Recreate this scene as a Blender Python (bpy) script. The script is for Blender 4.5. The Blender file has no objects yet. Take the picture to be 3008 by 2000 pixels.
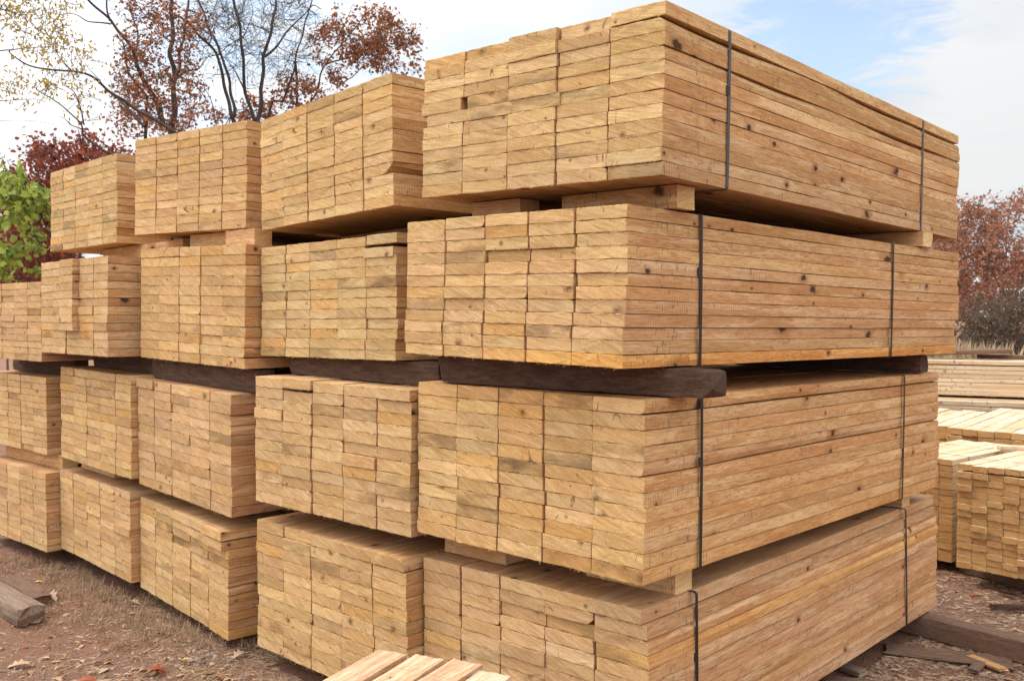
import bpy, math, random
from mathutils import Vector, Matrix, noise
R = math.radians
scene = bpy.context.scene
COL = scene.collection

# ---------------------------------------------------------------- camera
CAMZ = 1.79
F = 2825.3
PITCH, ROLL = R(-1.475), R(0.172)
cp, sp = math.cos(PITCH), math.sin(PITCH)
_fw = Vector((0, cp, sp)); _up = Vector((0, -sp, cp)); _rt = Vector((1, 0, 0))
cr, sr = math.cos(ROLL), math.sin(ROLL)
_r2 = _rt*cr + _up*sr; _u2 = _up*cr - _rt*sr
cd = bpy.data.cameras.new('camera'); cam = bpy.data.objects.new('camera', cd); COL.objects.link(cam)
cam.matrix_world = Matrix(((_r2.x, _u2.x, -_fw.x, 0), (_r2.y, _u2.y, -_fw.y, 0), (_r2.z, _u2.z, -_fw.z, CAMZ), (0, 0, 0, 1)))
cd.sensor_width = 36; cd.lens = F/3008*36; cd.clip_start = .05; cd.clip_end = 2000
cd.dof.use_dof = True; cd.dof.focus_distance = 4.3; cd.dof.aperture_fstop = 8.0
scene.camera = cam

def at(px, py, depth):
    """world point seen at photo pixel (px,py) at a distance along +Y, used only to measure the place"""
    d = _fw + _r2*((px-1504)/F) + _u2*(-(py-1000)/F)
    d = d/d.y
    return Vector((0, 0, CAMZ)) + d*depth

# ---------------------------------------------------------------- sky, sun, exposure
SUN_EL, SUN_AZ = R(52), R(-62)         # high, to the left and slightly ahead
w = bpy.data.worlds.new("World"); scene.world = w; w.use_nodes = True
nt = w.node_tree; nt.nodes.clear()
def N(nt, t, **kw):
    n = nt.nodes.new(t)
    for k, v in kw.items():
        if k.startswith('i_'):
            n.inputs[int(k[2:]) if k[2:].isdigit() else k[2:]].default_value = v
        else: setattr(n, k, v)
    return n
def L(nt, a, b): nt.links.new(a, b)
def math_(nt, op, a, b=None, c=None, clamp=False):
    n = N(nt, 'ShaderNodeMath', operation=op); n.use_clamp = clamp
    for i, v in enumerate((a, b, c)):
        if v is None: continue
        if hasattr(v, 'is_output'): L(nt, v, n.inputs[i])
        else: n.inputs[i].default_value = v
    return n.outputs[0]
def ramp(nt, fac, stops, interp='LINEAR'):
    n = N(nt, 'ShaderNodeValToRGB'); n.color_ramp.interpolation = interp
    e = n.color_ramp.elements
    while len(e) < len(stops): e.new(.5)
    for k, (p, c) in zip(e, stops):
        k.position = p; k.color = tuple(c)+(1,) if hasattr(c, '__len__') else (c, c, c, 1)
    L(nt, fac, n.inputs[0]); return n.outputs[0]
def mix(nt, fac, a, b, mode='MIX'):
    n = N(nt, 'ShaderNodeMix', data_type='RGBA', blend_type=mode)
    for i, v in ((0, fac), (6, a), (7, b)):
        if hasattr(v, 'is_output'): L(nt, v, n.inputs[i])
        elif hasattr(v, '__len__'): n.inputs[i].default_value = tuple(v)+(1,) if len(v) == 3 else v
        else: n.inputs[i].default_value = v
    return n.outputs[2]
def noise_(nt, vec, scale, detail=4, rough=.55, dist=0.0, out=0):
    n = N(nt, 'ShaderNodeTexNoise'); n.inputs['Scale'].default_value = scale
    n.inputs['Detail'].default_value = detail; n.inputs['Roughness'].default_value = rough
    n.inputs['Distortion'].default_value = dist
    L(nt, vec, n.inputs['Vector']); return n.outputs[out]
def vmath(nt, op, a, b=None):
    n = N(nt, 'ShaderNodeVectorMath', operation=op)
    for i, v in enumerate((a, b)):
        if v is None: continue
        if hasattr(v, 'is_output'): L(nt, v, n.inputs[i])
        else: n.inputs[i].default_value = v
    return n.outputs[1] if op in ('DOT_PRODUCT', 'LENGTH', 'DISTANCE') else n.outputs[0]

sky = N(nt, 'ShaderNodeTexSky', sky_type='NISHITA'); sky.sun_disc = False
sky.sun_elevation = SUN_EL; sky.sun_rotation = SUN_AZ; sky.air_density = 1.0; sky.dust_density = .6
tc = N(nt, 'ShaderNodeTexCoord')
sepw = N(nt, 'ShaderNodeSeparateXYZ'); L(nt, tc.outputs['Generated'], sepw.inputs[0])
elev = sepw.outputs[2]
# cloud layer looked at from below: project the direction on a flat deck
dz = math_(nt, 'MAXIMUM', math_(nt, 'ADD', elev, .12), .03)
deck = N(nt, 'ShaderNodeCombineXYZ')
L(nt, math_(nt, 'DIVIDE', sepw.outputs[0], dz), deck.inputs[0]); L(nt, math_(nt, 'DIVIDE', sepw.outputs[1], dz), deck.inputs[1])
dk = deck.outputs[0]
n1 = noise_(nt, dk, 1.1, 7, .58, .4)
n2 = noise_(nt, dk, 4.2, 7, .66, 1.2)
cover = math_(nt, 'ADD', math_(nt, 'MULTIPLY', n1, .5), math_(nt, 'MULTIPLY', n2, .5))
# the open patch of blue lies high to the right
def patch(d, k):
    d = Vector(d).normalized()
    c = vmath(nt, 'DOT_PRODUCT', tc.outputs['Generated'], tuple(d))
    return math_(nt, 'POWER', math_(nt, 'MAXIMUM', c, 0), k)
gap = math_(nt, 'ADD', math_(nt, 'MULTIPLY', patch((.30, 1, .262), 180), .20), math_(nt, 'MULTIPLY', patch((.44, 1, .30), 260), .09))
gap = math_(nt, 'ADD', gap, math_(nt, 'MULTIPLY', patch((-.30, 1, .26), 60), .17))
cover = math_(nt, 'SUBTRACT', cover, gap)
cmask = ramp(nt, cover, [(.27, .22), (.42, .97)], 'EASE')
# cloud brightness: whiter near the veiled sun, brighter overhead, grey bellies
sd = Vector((math.sin(SUN_AZ)*math.cos(SUN_EL), math.cos(SUN_AZ)*math.cos(SUN_EL), math.sin(SUN_EL)))
glow = math_(nt, 'POWER', math_(nt, 'MAXIMUM', vmath(nt, 'DOT_PRODUCT', tc.outputs['Generated'], tuple(sd)), 0), 3)
belly = noise_(nt, dk, .9, 5, .5, .2)
bel = ramp(nt, belly, [(.38, (.76, .84, .92)), (.55, (1, 1, 1))])
e2 = math_(nt, 'MULTIPLY', elev, elev)
lvl = math_(nt, 'ADD', math_(nt, 'ADD', 4.0, math_(nt, 'MULTIPLY', glow, 7.0)), math_(nt, 'MULTIPLY', e2, 5.0))
# unseen sky brightness added behind the viewer to light the stack faces
back = math_(nt, 'MULTIPLY', math_(nt, 'MAXIMUM', math_(nt, 'MULTIPLY', sepw.outputs[1], -1), 0), 6.0)
lvl = math_(nt, 'ADD', lvl, back)
cloud = vmath(nt, 'MULTIPLY', bel, None) if False else mix(nt, 1.0, bel, (1, 1, 1), 'MULTIPLY')
sc_ = N(nt, 'ShaderNodeVectorMath', operation='SCALE'); L(nt, cloud, sc_.inputs[0]); L(nt, lvl, sc_.inputs[3])
skyb = N(nt, 'ShaderNodeVectorMath', operation='MULTIPLY'); L(nt, sky.outputs[0], skyb.inputs[0]); skyb.inputs[1].default_value = (1.1, 1.06, 1.0)
wc = mix(nt, cmask, skyb.outputs[0], sc_.outputs[0])
bg = N(nt, 'ShaderNodeBackground'); bg.inputs[1].default_value = .115; L(nt, wc, bg.inputs[0])
wo = N(nt, 'ShaderNodeOutputWorld'); L(nt, bg.outputs[0], wo.inputs[0])

sl = bpy.data.lights.new('sun', 'SUN'); sl.energy = 1.2; sl.angle = R(20); sl.color = (1, .95, .87)
so = bpy.data.objects.new('sun', sl); COL.objects.link(so)
so.rotation_euler = (-sd).to_track_quat('-Z', 'Y').to_euler()
scene.view_settings.view_transform = 'Standard'; scene.view_settings.look = 'None'
scene.view_settings.gamma = 1.0; scene.view_settings.exposure = 0.89
scene.cycles.max_bounces = 6; scene.cycles.diffuse_bounces = 2

# ---------------------------------------------------------------- materials
def new_mat(name):
    m = bpy.data.materials.new(name); m.use_nodes = True; nt = m.node_tree; nt.nodes.clear()
    b = N(nt, 'ShaderNodeBsdfPrincipled'); o = N(nt, 'ShaderNodeOutputMaterial'); L(nt, b.outputs[0], o.inputs[0])
    b.inputs['Roughness'].default_value = .85; b.inputs['Specular IOR Level'].default_value = .2
    return m, nt, b
def bump(nt, b, h, strength=.5, dist=.002):
    n = N(nt, 'ShaderNodeBump'); n.inputs['Strength'].default_value = strength; n.inputs['Distance'].default_value = dist
    L(nt, h, n.inputs['Height']); L(nt, n.outputs[0], b.inputs['Normal'])
def mapping(nt, vec, scale=(1, 1, 1), rot=None, loc=None):
    n = N(nt, 'ShaderNodeMapping'); L(nt, vec, n.inputs[0])
    for i, v in ((3, scale), (2, rot), (1, loc)):
        if v is None: continue
        if hasattr(v, 'is_output'): L(nt, v, n.inputs[i])
        else: n.inputs[i].default_value = v
    return n.outputs[0]
def rnds(nt):
    """four independent per-object randoms"""
    oi = N(nt, 'ShaderNodeObjectInfo')
    r = oi.outputs['Random']; out = [r]
    for k in (17.31, 53.77, 131.9, 271.3):
        out.append(math_(nt, 'FRACT', math_(nt, 'MULTIPLY', r, k)))
    return oi, out
def offset_coords(nt, rr):
    tc = N(nt, 'ShaderNodeTexCoord'); c = N(nt, 'ShaderNodeCombineXYZ')
    for i, k in enumerate((1, 2, 3)): L(nt, math_(nt, 'MULTIPLY', rr[k], 60.0+20*i), c.inputs[i])
    return tc.outputs['Object'], vmath(nt, 'ADD', tc.outputs['Object'], c.outputs[0])

def wood_end(name, light, dark, scratch=.5, knots=1.0):
    m, nt, b = new_mat(name)
    oi, rr = rnds(nt); raw, co = offset_coords(nt, rr)
    # saw scratches run on a slant that differs from board to board
    ang = math_(nt, 'ADD', .02, math_(nt, 'MULTIPLY', math_(nt, 'POWER', rr[1], .8), .46))
    rot = N(nt, 'ShaderNodeCombineXYZ'); L(nt, math_(nt, 'MULTIPLY', ang, -1.0), rot.inputs[1])
    v = mapping(nt, mapping(nt, co, rot=rot.outputs[0]), scale=(12, 1, 170))
    s1 = noise_(nt, v, 1.0, 3, .6)
    v2 = mapping(nt, mapping(nt, co, rot=rot.outputs[0]), scale=(5, 1, 75))
    s2 = noise_(nt, v2, 1.0, 3, .65, .3)
    sc = math_(nt, 'ADD', math_(nt, 'MULTIPLY', s1, .55), math_(nt, 'MULTIPLY', s2, .45))
    base = mix(nt, rr[2], light, dark)
    blot = noise_(nt, co, 9, 4, .6)
    base = mix(nt, ramp(nt, blot, [(.35, 0.0), (.75, .5)]), base, tuple(c*.80 for c in dark))
    base = mix(nt, math_(nt, 'MULTIPLY', ramp(nt, sc, [(.33, 1.0), (.52, 0.0)]), scratch), base, tuple(c*f for c, f in zip(dark, (.70, .60, .48))))
    base = mix(nt, math_(nt, 'MULTIPLY', ramp(nt, sc, [(.52, 0.0), (.68, 1.0)]), scratch*.6), base, (.80, .63, .40))
    # growth rings, faint
    c = N(nt, 'ShaderNodeCombineXYZ')
    L(nt, math_(nt, 'MULTIPLY', math_(nt, 'SUBTRACT', rr[3], .2), .20), c.inputs[0]); L(nt, math_(nt, 'MULTIPLY', math_(nt, 'SUBTRACT', rr[4], .5), .34), c.inputs[2])
    flat = mapping(nt, raw, scale=(1, 0, 1))
    dd = vmath(nt, 'DISTANCE', flat, c.outputs[0])
    dd = math_(nt, 'ADD', dd, math_(nt, 'MULTIPLY', noise_(nt, co, 18, 3), .012))
    rg = math_(nt, 'SINE', math_(nt, 'MULTIPLY', dd, 900.0))
    base = mix(nt, math_(nt, 'MULTIPLY', ramp(nt, math_(nt, 'MULTIPLY_ADD', rg, .5, .5), [(.6, 0.0), (1, 1.0)]), math_(nt, 'MULTIPLY_ADD', math_(nt, 'POWER', rr[1], 2.0), .55, .04)), base, (.36, .20, .09))
    # heart checks and small dark knots
    sx = N(nt, 'ShaderNodeSeparateXYZ'); L(nt, co, sx.inputs[0]); cx2 = N(nt, 'ShaderNodeCombineXYZ'); L(nt, sx.outputs[0], cx2.inputs[0]); L(nt, math_(nt, 'MULTIPLY', sx.outputs[2], 1.25), cx2.inputs[1])
    vk = N(nt, 'ShaderNodeTexVoronoi', voronoi_dimensions='2D'); vk.inputs['Scale'].default_value = 13; L(nt, cx2.outputs[0], vk.inputs['Vector'])
    has = math_(nt, 'GREATER_THAN', math_(nt, 'FRACT', math_(nt, 'MULTIPLY', vk.outputs['Color'], 7.0)), .92+(1-knots))
    kd = math_(nt, 'ADD', math_(nt, 'MULTIPLY', vk.outputs['Distance'], math_(nt, 'MULTIPLY_ADD', math_(nt, 'FRACT', math_(nt, 'MULTIPLY', vk.outputs['Color'], 31.0)), 2.2, .45)), math_(nt, 'MULTIPLY', math_(nt, 'SUBTRACT', noise_(nt, co, 60, 3), .5), .25))
    base = mix(nt, math_(nt, 'MULTIPLY', ramp(nt, kd, [(.03, .95), (.10, .55), (.24, 0.0)]), has), base, (.13, .062, .028))
    # fine torn fibre speckle, and thin dark checks
    fine = noise_(nt, mapping(nt, co, rot=rot.outputs[0], scale=(90, 1, 330)), 1.0, 2, .7)
    base = mix(nt, ramp(nt, fine, [(.34, .34*scratch), (.48, 0.0)]), base, tuple(c*f for c, f in zip(dark, (.62, .50, .40))))
    base = mix(nt, ramp(nt, fine, [(.54, 0.0), (.68, .30*scratch)]), base, (.84, .68, .46))
    cr_ = math_(nt, 'ABSOLUTE', math_(nt, 'SUBTRACT', noise_(nt, mapping(nt, co, rot=rot.outputs[0], scale=(16, 1, 7)), 1.0, 1, .4), .5))
    cmk = ramp(nt, noise_(nt, mapping(nt, co, scale=(9, 1, 14)), 1.0, 1), [(.64, 0.0), (.68, .8)])
    base = mix(nt, math_(nt, 'MULTIPLY', ramp(nt, cr_, [(.006, 1.0), (.016, 0.0)]), cmk), base, (.14, .07, .035))
    # grey-brown stain on the boards flagged with it (object colour alpha below 1)
    st = math_(nt, 'SUBTRACT', 1.0, oi.outputs['Alpha'])
    sn = noise_(nt, mapping(nt, co, scale=(6, 1, 20)), 1.0, 4, .6)
    base = mix(nt, math_(nt, 'MULTIPLY', ramp(nt, sn, [(.40, 0.0), (.60, .85)]), st), base, (.21, .135, .07))
    base = mix(nt, 1.0, base, oi.outputs['Color'], 'MULTIPLY')
    L(nt, base, b.inputs['Base Color']); bump(nt, b, sc, .65, .0022)
    return m

def sx_y(nt, v):
    n = N(nt, 'ShaderNodeSeparateXYZ'); L(nt, v, n.inputs[0]); return n.outputs[1]
def wood_long(name, light, dark, sawmark=1.0, knots=1.0):
    m, nt, b = new_mat(name)
    oi, rr = rnds(nt); raw, co = offset_coords(nt, rr)
    # knots
    sx = N(nt, 'ShaderNodeSeparateXYZ'); L(nt, co, sx.inputs[0]); cx2 = N(nt, 'ShaderNodeCombineXYZ'); L(nt, math_(nt, 'MULTIPLY', sx.outputs[1], .72), cx2.inputs[0]); L(nt, math_(nt, 'ADD', sx.outputs[0], sx.outputs[2]), cx2.inputs[1])
    vk = N(nt, 'ShaderNodeTexVoronoi', voronoi_dimensions='2D'); vk.inputs['Scale'].default_value = 8.0; L(nt, cx2.outputs[0], vk.inputs['Vector'])
    has = math_(nt, 'GREATER_THAN', math_(nt, 'FRACT', math_(nt, 'MULTIPLY', vk.outputs['Color'], 9.0)), .80+(1-knots))
    kd = math_(nt, 'ADD', math_(nt, 'MULTIPLY', vk.outputs['Distance'], math_(nt, 'MULTIPLY_ADD', math_(nt, 'FRACT', math_(nt, 'MULTIPLY', vk.outputs['Color'], 31.0)), 2.4, .5)), math_(nt, 'MULTIPLY', math_(nt, 'SUBTRACT', noise_(nt, mapping(nt, co, scale=(26, 16, 26)), 1.0, 4, .65), .5), .42))
    near = math_(nt, 'MULTIPLY', ramp(nt, kd, [(0.0, 1.0), (.42, 0.0)], 'EASE'), has)
    # grain stretched along the board and bent round the knots
    bend = N(nt, 'ShaderNodeCombineXYZ'); L(nt, math_(nt, 'MULTIPLY', near, .03), bend.inputs[0]); L(nt, math_(nt, 'MULTIPLY', near, .03), bend.inputs[2])
    gco = vmath(nt, 'ADD', co, bend.outputs[0])
    warp = noise_(nt, mapping(nt, co, scale=(4, 2.2, 4)), 1.0, 2, .5)
    wv = N(nt, 'ShaderNodeCombineXYZ'); L(nt, math_(nt, 'MULTIPLY', warp, .10), wv.inputs[0]); L(nt, math_(nt, 'MULTIPLY', warp, .10), wv.inputs[2])
    gco = vmath(nt, 'ADD', gco, wv.outputs[0])
    g1 = noise_(nt, mapping(nt, gco, scale=(46, 2.2, 46)), 1.0, 4, .6)
    g2 = noise_(nt, mapping(nt, co, scale=(240, 16, 240)), 1.0, 3, .6)
    rings = math_(nt, 'SINE', math_(nt, 'MULTIPLY', g1, 42.0))
    cream = noise_(nt, mapping(nt, gco, scale=(30, 1.1, 30)), 1.0, 2, .5)
    base = mix(nt, rr[2], light, dark)
    blot = noise_(nt, mapping(nt, co, scale=(5, 1.6, 5)), 1.0, 3, .6)
    base = mix(nt, ramp(nt, blot, [(.36, 0.0), (.66, .75)]), base, tuple(c*f for c, f in zip(dark, (.86, .76, .66))))
    base = mix(nt, ramp(nt, cream, [(.50, 0.0), (.62, .62)]), base, tuple(c*f for c, f in zip(light, (1.13, 1.25, 1.4))))
    base = mix(nt, math_(nt, 'MULTIPLY', ramp(nt, math_(nt, 'MULTIPLY_ADD', rings, .5, .5), [(.55, 0.0), (1, 1.0)]), math_(nt, 'MULTIPLY_ADD', rr[4], .50, .16)), base, tuple(c*f for c, f in zip(dark, (.70, .52, .40))))
    base = mix(nt, ramp(nt, g2, [(.34, .50), (.5, 0.0)]), base, tuple(c*f for c, f in zip(dark, (.62, .50, .38))))
    base = mix(nt, ramp(nt, g2, [(.53, 0.0), (.68, .42)]), base, (.66, .46, .25))
    # band-saw marks across the board on some boards
    sep = N(nt, 'ShaderNodeSeparateXYZ'); L(nt, raw, sep.inputs[0])
    ph = math_(nt, 'ADD', math_(nt, 'MULTIPLY', sep.outputs[1], 430.0), math_(nt, 'MULTIPLY', noise_(nt, mapping(nt, co, scale=(8, 2, 8)), 1.0, 2), 16.0))
    ph = math_(nt, 'ADD', ph, math_(nt, 'MULTIPLY', sep.outputs[2], 60.0))
    sw = math_(nt, 'SINE', ph)
    swm = math_(nt, 'MULTIPLY', ramp(nt, rr[3], [(.45, .12), (.75, 1.0)]), ramp(nt, noise_(nt, mapping(nt, co, scale=(3, 1.3, 3)), 1.0, 2), [(.42, 0.0), (.56, 1.0)]))
    swd = math_(nt, 'MULTIPLY', math_(nt, 'MULTIPLY', ramp(nt, math_(nt, 'MULTIPLY_ADD', sw, .5, .5), [(.72, 0.0), (1, 1.0)]), swm), .36*sawmark)
    base = mix(nt, swd, base, tuple(c*f for c, f in zip(dark, (.62, .48, .36))))
    # knot cores and halo
    base = mix(nt, math_(nt, 'MULTIPLY', math_(nt, 'MULTIPLY', ramp(nt, kd, [(.10, 1.0), (.34, 0.0)]), has), .6), base, (.30, .135, .05))
    base = mix(nt, math_(nt, 'MULTIPLY', ramp(nt, kd, [(.05, .93), (.115, 0.0)]), has), base, (.045, .022, .014))
    # short blue-black iron stains
    ds = noise_(nt, mapping(nt, co, scale=(2, 90, 24)), 1.0, 3, .6)
    dl = noise_(nt, mapping(nt, co, scale=(5, 2.4, 5)), 1.0, 2, .5)
    base = mix(nt, math_(nt, 'MULTIPLY', ramp(nt, ds, [(.60, 0.0), (.67, .8)]), math_(nt, 'MAXIMUM', ramp(nt, dl, [(.53, 0.0), (.60, 1.0)]), ramp(nt, math_(nt, 'ABSOLUTE', math_(nt, 'SUBTRACT', sx_y(nt, raw), .24)), [(.05, .9), (.16, 0.0)]))), base, (.12, .10, .11))
    base = mix(nt, 1.0, base, oi.outputs['Color'], 'MULTIPLY')
    L(nt, base, b.inputs['Base Color'])
    h = math_(nt, 'ADD', math_(nt, 'MULTIPLY', g2, .8), math_(nt, 'MULTIPLY', math_(nt, 'MULTIPLY', sw, swm), .35))
    h = math_(nt, 'SUBTRACT', h, math_(nt, 'MULTIPLY', math_(nt, 'MULTIPLY', ramp(nt, kd, [(.05, 1.0), (.10, 0.0)]), has), 1.5))
    bump(nt, b, h, .6, .0018)
    return m

OAK_L, OAK_D = (.69, .482, .232), (.57, .35, .142)
M_END = wood_end('sawn_oak_end', OAK_L, OAK_D, .8)
M_LONG = wood_long('sawn_oak_long', (.63, .405, .200), (.52, .285, .125), 1.5)
M_PEND = wood_end('pine_end', (.60, .345, .135), (.52, .275, .10), .3, 0)
M_PLONG = wood_long('pine_long', (.70, .545, .37), (.64, .47, .30), .2, 0)
M_GLONG = wood_long('grey_lumber_long', (.58, .51, .42), (.46, .385, .31), .2)

def rough_mat(name, c1, c2, scale=(8, 1, 8), rough=.9, bs=.8, bd=.006, grain=True):
    m, nt, b = new_mat(name); tc = N(nt, 'ShaderNodeTexCoord')
    oi = N(nt, 'ShaderNodeObjectInfo')
    co = vmath(nt, 'ADD', tc.outputs['Object'], oi.outputs['Location'])
    a = noise_(nt, mapping(nt, co, scale=scale), 3.0, 6, .65)
    f = noise_(nt, mapping(nt, co, scale=tuple(s*6 for s in scale)), 3.0, 4, .6)
    base = mix(nt, ramp(nt, a, [(.3, 0.0), (.7, 1.0)]), c1, c2)
    base = mix(nt, ramp(nt, f, [(.35, .5), (.55, 0.0)]), base, tuple(c*.5 for c in c1))
    L(nt, base, b.inputs['Base Color']); b.inputs['Roughness'].default_value = rough
    bump(nt, b, math_(nt, 'ADD', a, math_(nt, 'MULTIPLY', f, .5)), bs, bd); return m
M_BEAM = rough_mat('dark_timber', (.058, .030, .019), (.150, .088, .060), (3, 22, 22))
M_WEATH = rough_mat('weathered_timber', (.16, .105, .075), (.34, .245, .175), (1.2, 14, 14))
M_SLEEP = rough_mat('grey_brown_timber', (.13, .072, .046), (.23, .14, .095), (2, 10, 10), bd=.003)
M_STEEL, _nt, _b = new_mat('strap_steel')
_tc = N(_nt, 'ShaderNodeTexCoord')
_c = mix(_nt, noise_(_nt, _tc.outputs['Object'], 9, 5, .6), (.055, .052, .052), (.13, .125, .125))
L(_nt, _c, _b.inputs['Base Color']); _b.inputs['Roughness'].default_value = .42; _b.inputs['Metallic'].default_value = .55
M_STRAPD = M_STEEL.copy(); M_STRAPD.name = 'strap_dark'
M_STRAPD.node_tree.nodes['Principled BSDF'].inputs['Metallic'].default_value = .2
for n in M_STRAPD.node_tree.nodes:
    if n.type == 'MIX': n.inputs[6].default_value = (.018, .015, .014, 1); n.inputs[7].default_value = (.05, .042, .038, 1)
M_BLUE, _nt, _b = new_mat('strap_blue'); _b.inputs['Base Color'].default_value = (.42, .55, .60, 1); _b.inputs['Roughness'].default_value = .4

# ---------------------------------------------------------------- mesh helpers
def mesh_obj(name, verts, faces, mats, parent=None, midx=None, loc=None, smooth=False):
    me = bpy.data.meshes.new(name); me.from_pydata([tuple(v) for v in verts], [], faces)
    for m in (mats if isinstance(mats, (list, tuple)) else [mats]): me.materials.append(m)
    if midx: me.polygons.foreach_set('material_index', midx)
    if smooth: me.polygons.foreach_set('use_smooth', [True]*len(me.polygons))
    o = bpy.data.objects.new(name, me); COL.objects.link(o)
    if parent: o.parent = parent
    if loc is not None: o.location = loc
    return o
def tag(o, label=None, cat=None, group=None, kind=None):
    if label: o['label'] = label
    if cat: o['category'] = cat
    if group: o['group'] = group
    if kind: o['kind'] = kind
    return o

# one sawn board: x across (0..w, to the right), y along (0..len), z up
def board_mesh(seed, w=.232, h=.0485, ln=2.92, wane=None, hair=26):
    rnd = random.Random(seed); nx, nz, ny = 9, 2, 30
    prof = []
    for i in range(nx): prof.append((i/nx, 0.0))
    for i in range(nz): prof.append((1.0, i/nz))
    for i in range(nx): prof.append((1-i/nx, 1.0))
    for i in range(nz): prof.append((0.0, 1-i/nz))
    P = len(prof)
    ys = [0, .004] + [ln*k/(ny-1) for k in range(1, ny-1)] + [ln-.004, ln]
    vs, fs, mi = [], [], []
    off = rnd.random()*100
    for k, y in enumerate(ys):
        for (a, c) in prof:
            x, z = a*w, c*h
            cx, cz = (1 if a > .99 else -1 if a < .01 else 0), (1 if c > .99 else -1 if c < .01 else 0)
            j = noise.noise(Vector((x*9+off, y*2.2, z*30)))
            x += cx*(.0022*j - .0005) if cx else 0
            z += cz*(.0022*noise.noise(Vector((x*14+off, y*3.1, 7+cz*5))) - .0003) if cz else 0
            if cx and cz: x -= cx*.0007; z -= cz*.0006
            if k in (0, len(ys)-1):
                x += rnd.uniform(-.0008, .0008)*(1 if cx else 0); z += rnd.uniform(-.0012, .0009)*cz
            yy = y + (rnd.uniform(-.0013, .0013) if k in (0, len(ys)-1) else 0)
            if wane:
                sx, sz, amt = wane     # corner side, top/bottom, size
                dep = amt*(.5+.9*noise.noise(Vector((off, y*1.3, 3))))
                dep = max(dep, 0)
                ax = (w-x if sx > 0 else x); az = (h-z if sz > 0 else z)
                q = ax/1.6+az
                if q < dep:
                    push = (dep-q); x -= sx*push*.8; z -= sz*push*.55
            vs.append((x, yy, z))
    for k in range(len(ys)-1):
        for i in range(P):
            a, b_ = k*P+i, k*P+(i+1) % P
            fs.append((a, b_, b_+P, a+P)); mi.append(0)
    # end caps as fans round an inner ring, so that the sawn end can be slightly uneven
    for k, flip in ((0, False), (len(ys)-1, True)):
        base = k*P; s = -1 if not flip else 1
        ring = []
        for i in range(P):
            x, y, z = vs[base+i]
            ring.append(len(vs)); vs.append((w/2+(x-w/2)*.97, y+s*.0006, h/2+(z-h/2)*.88))
        for i in range(P):
            q = (base+i, base+(i+1) % P, ring[(i+1) % P], ring[i])
            fs.append(q if flip else q[::-1]); mi.append(1)
        fs.append(tuple(ring) if flip else tuple(ring[::-1])); mi.append(1)
    # torn fibres on the sawn edges
    def splint(p, d, l, wd):
        n = len(vs); d = Vector(d).normalized(); s = d.cross(Vector((rnd.uniform(-1, 1), rnd.uniform(-1, 1), .3))).normalized()*wd
        p = Vector(p); vs.extend([tuple(p-s), tuple(p+s), tuple(p+d*l*.6+s*.5+Vector((0, 0, -.1*l))), tuple(p+d*l+Vector((rnd.uniform(-.2, .2)*l, 0, -.2*l)))])
        fs.append((n, n+1, n+2, n+3)); mi.append(0)
    for _ in range(hair):
        t = rnd.random()
        splint((t*w, -.0005, .001 if rnd.random() < .8 else h-.001), (rnd.uniform(-.8, .8), -.4-rnd.random(), -rnd.random()*1.2), rnd.uniform(.004, .013), rnd.uniform(.0005, .0011))
    for _ in range(hair//2):
        splint((w-.0005, rnd.uniform(0, ln), .001), (.6, rnd.uniform(-1, 1), -rnd.random()), rnd.uniform(.003, .011), rnd.uniform(.0003, .0007))
    return vs, fs, mi
def board_pool(n, mats, w, h, ln, prefix, wanes=True, hair=26):
    pool = []
    for i in range(n):
        wane = None
        if wanes and i % 9 == 4: wane = random.Random(i).choice([(1, -1), (1, 1), (-1, -1), (-1, 1)])+(random.Random(i+5).uniform(.014, .028),)
        v, f, mi = board_mesh(i*7+3, w, h, ln, wane, hair)
        me = bpy.data.meshes.new(prefix); me.from_pydata(v, [], f)
        for m in mats: me.materials.append(m)
        me.polygons.foreach_set('material_index', mi); pool.append(me)
    return pool
BW, BH, BL = .232, .0485, 2.92
OAK = board_pool(46, [M_LONG, M_END], BW, BH, BL, 'oak_board')
PW, PH, PL = .10, .040, 1.5
PINE = board_pool(12, [M_PLONG, M_PEND], PW, PH, PL, 'pine_board', False, 3)
GREY = board_pool(6, [M_GLONG, M_GLONG], .15, .04, 3.0, 'grey_board', False, 3)

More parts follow.
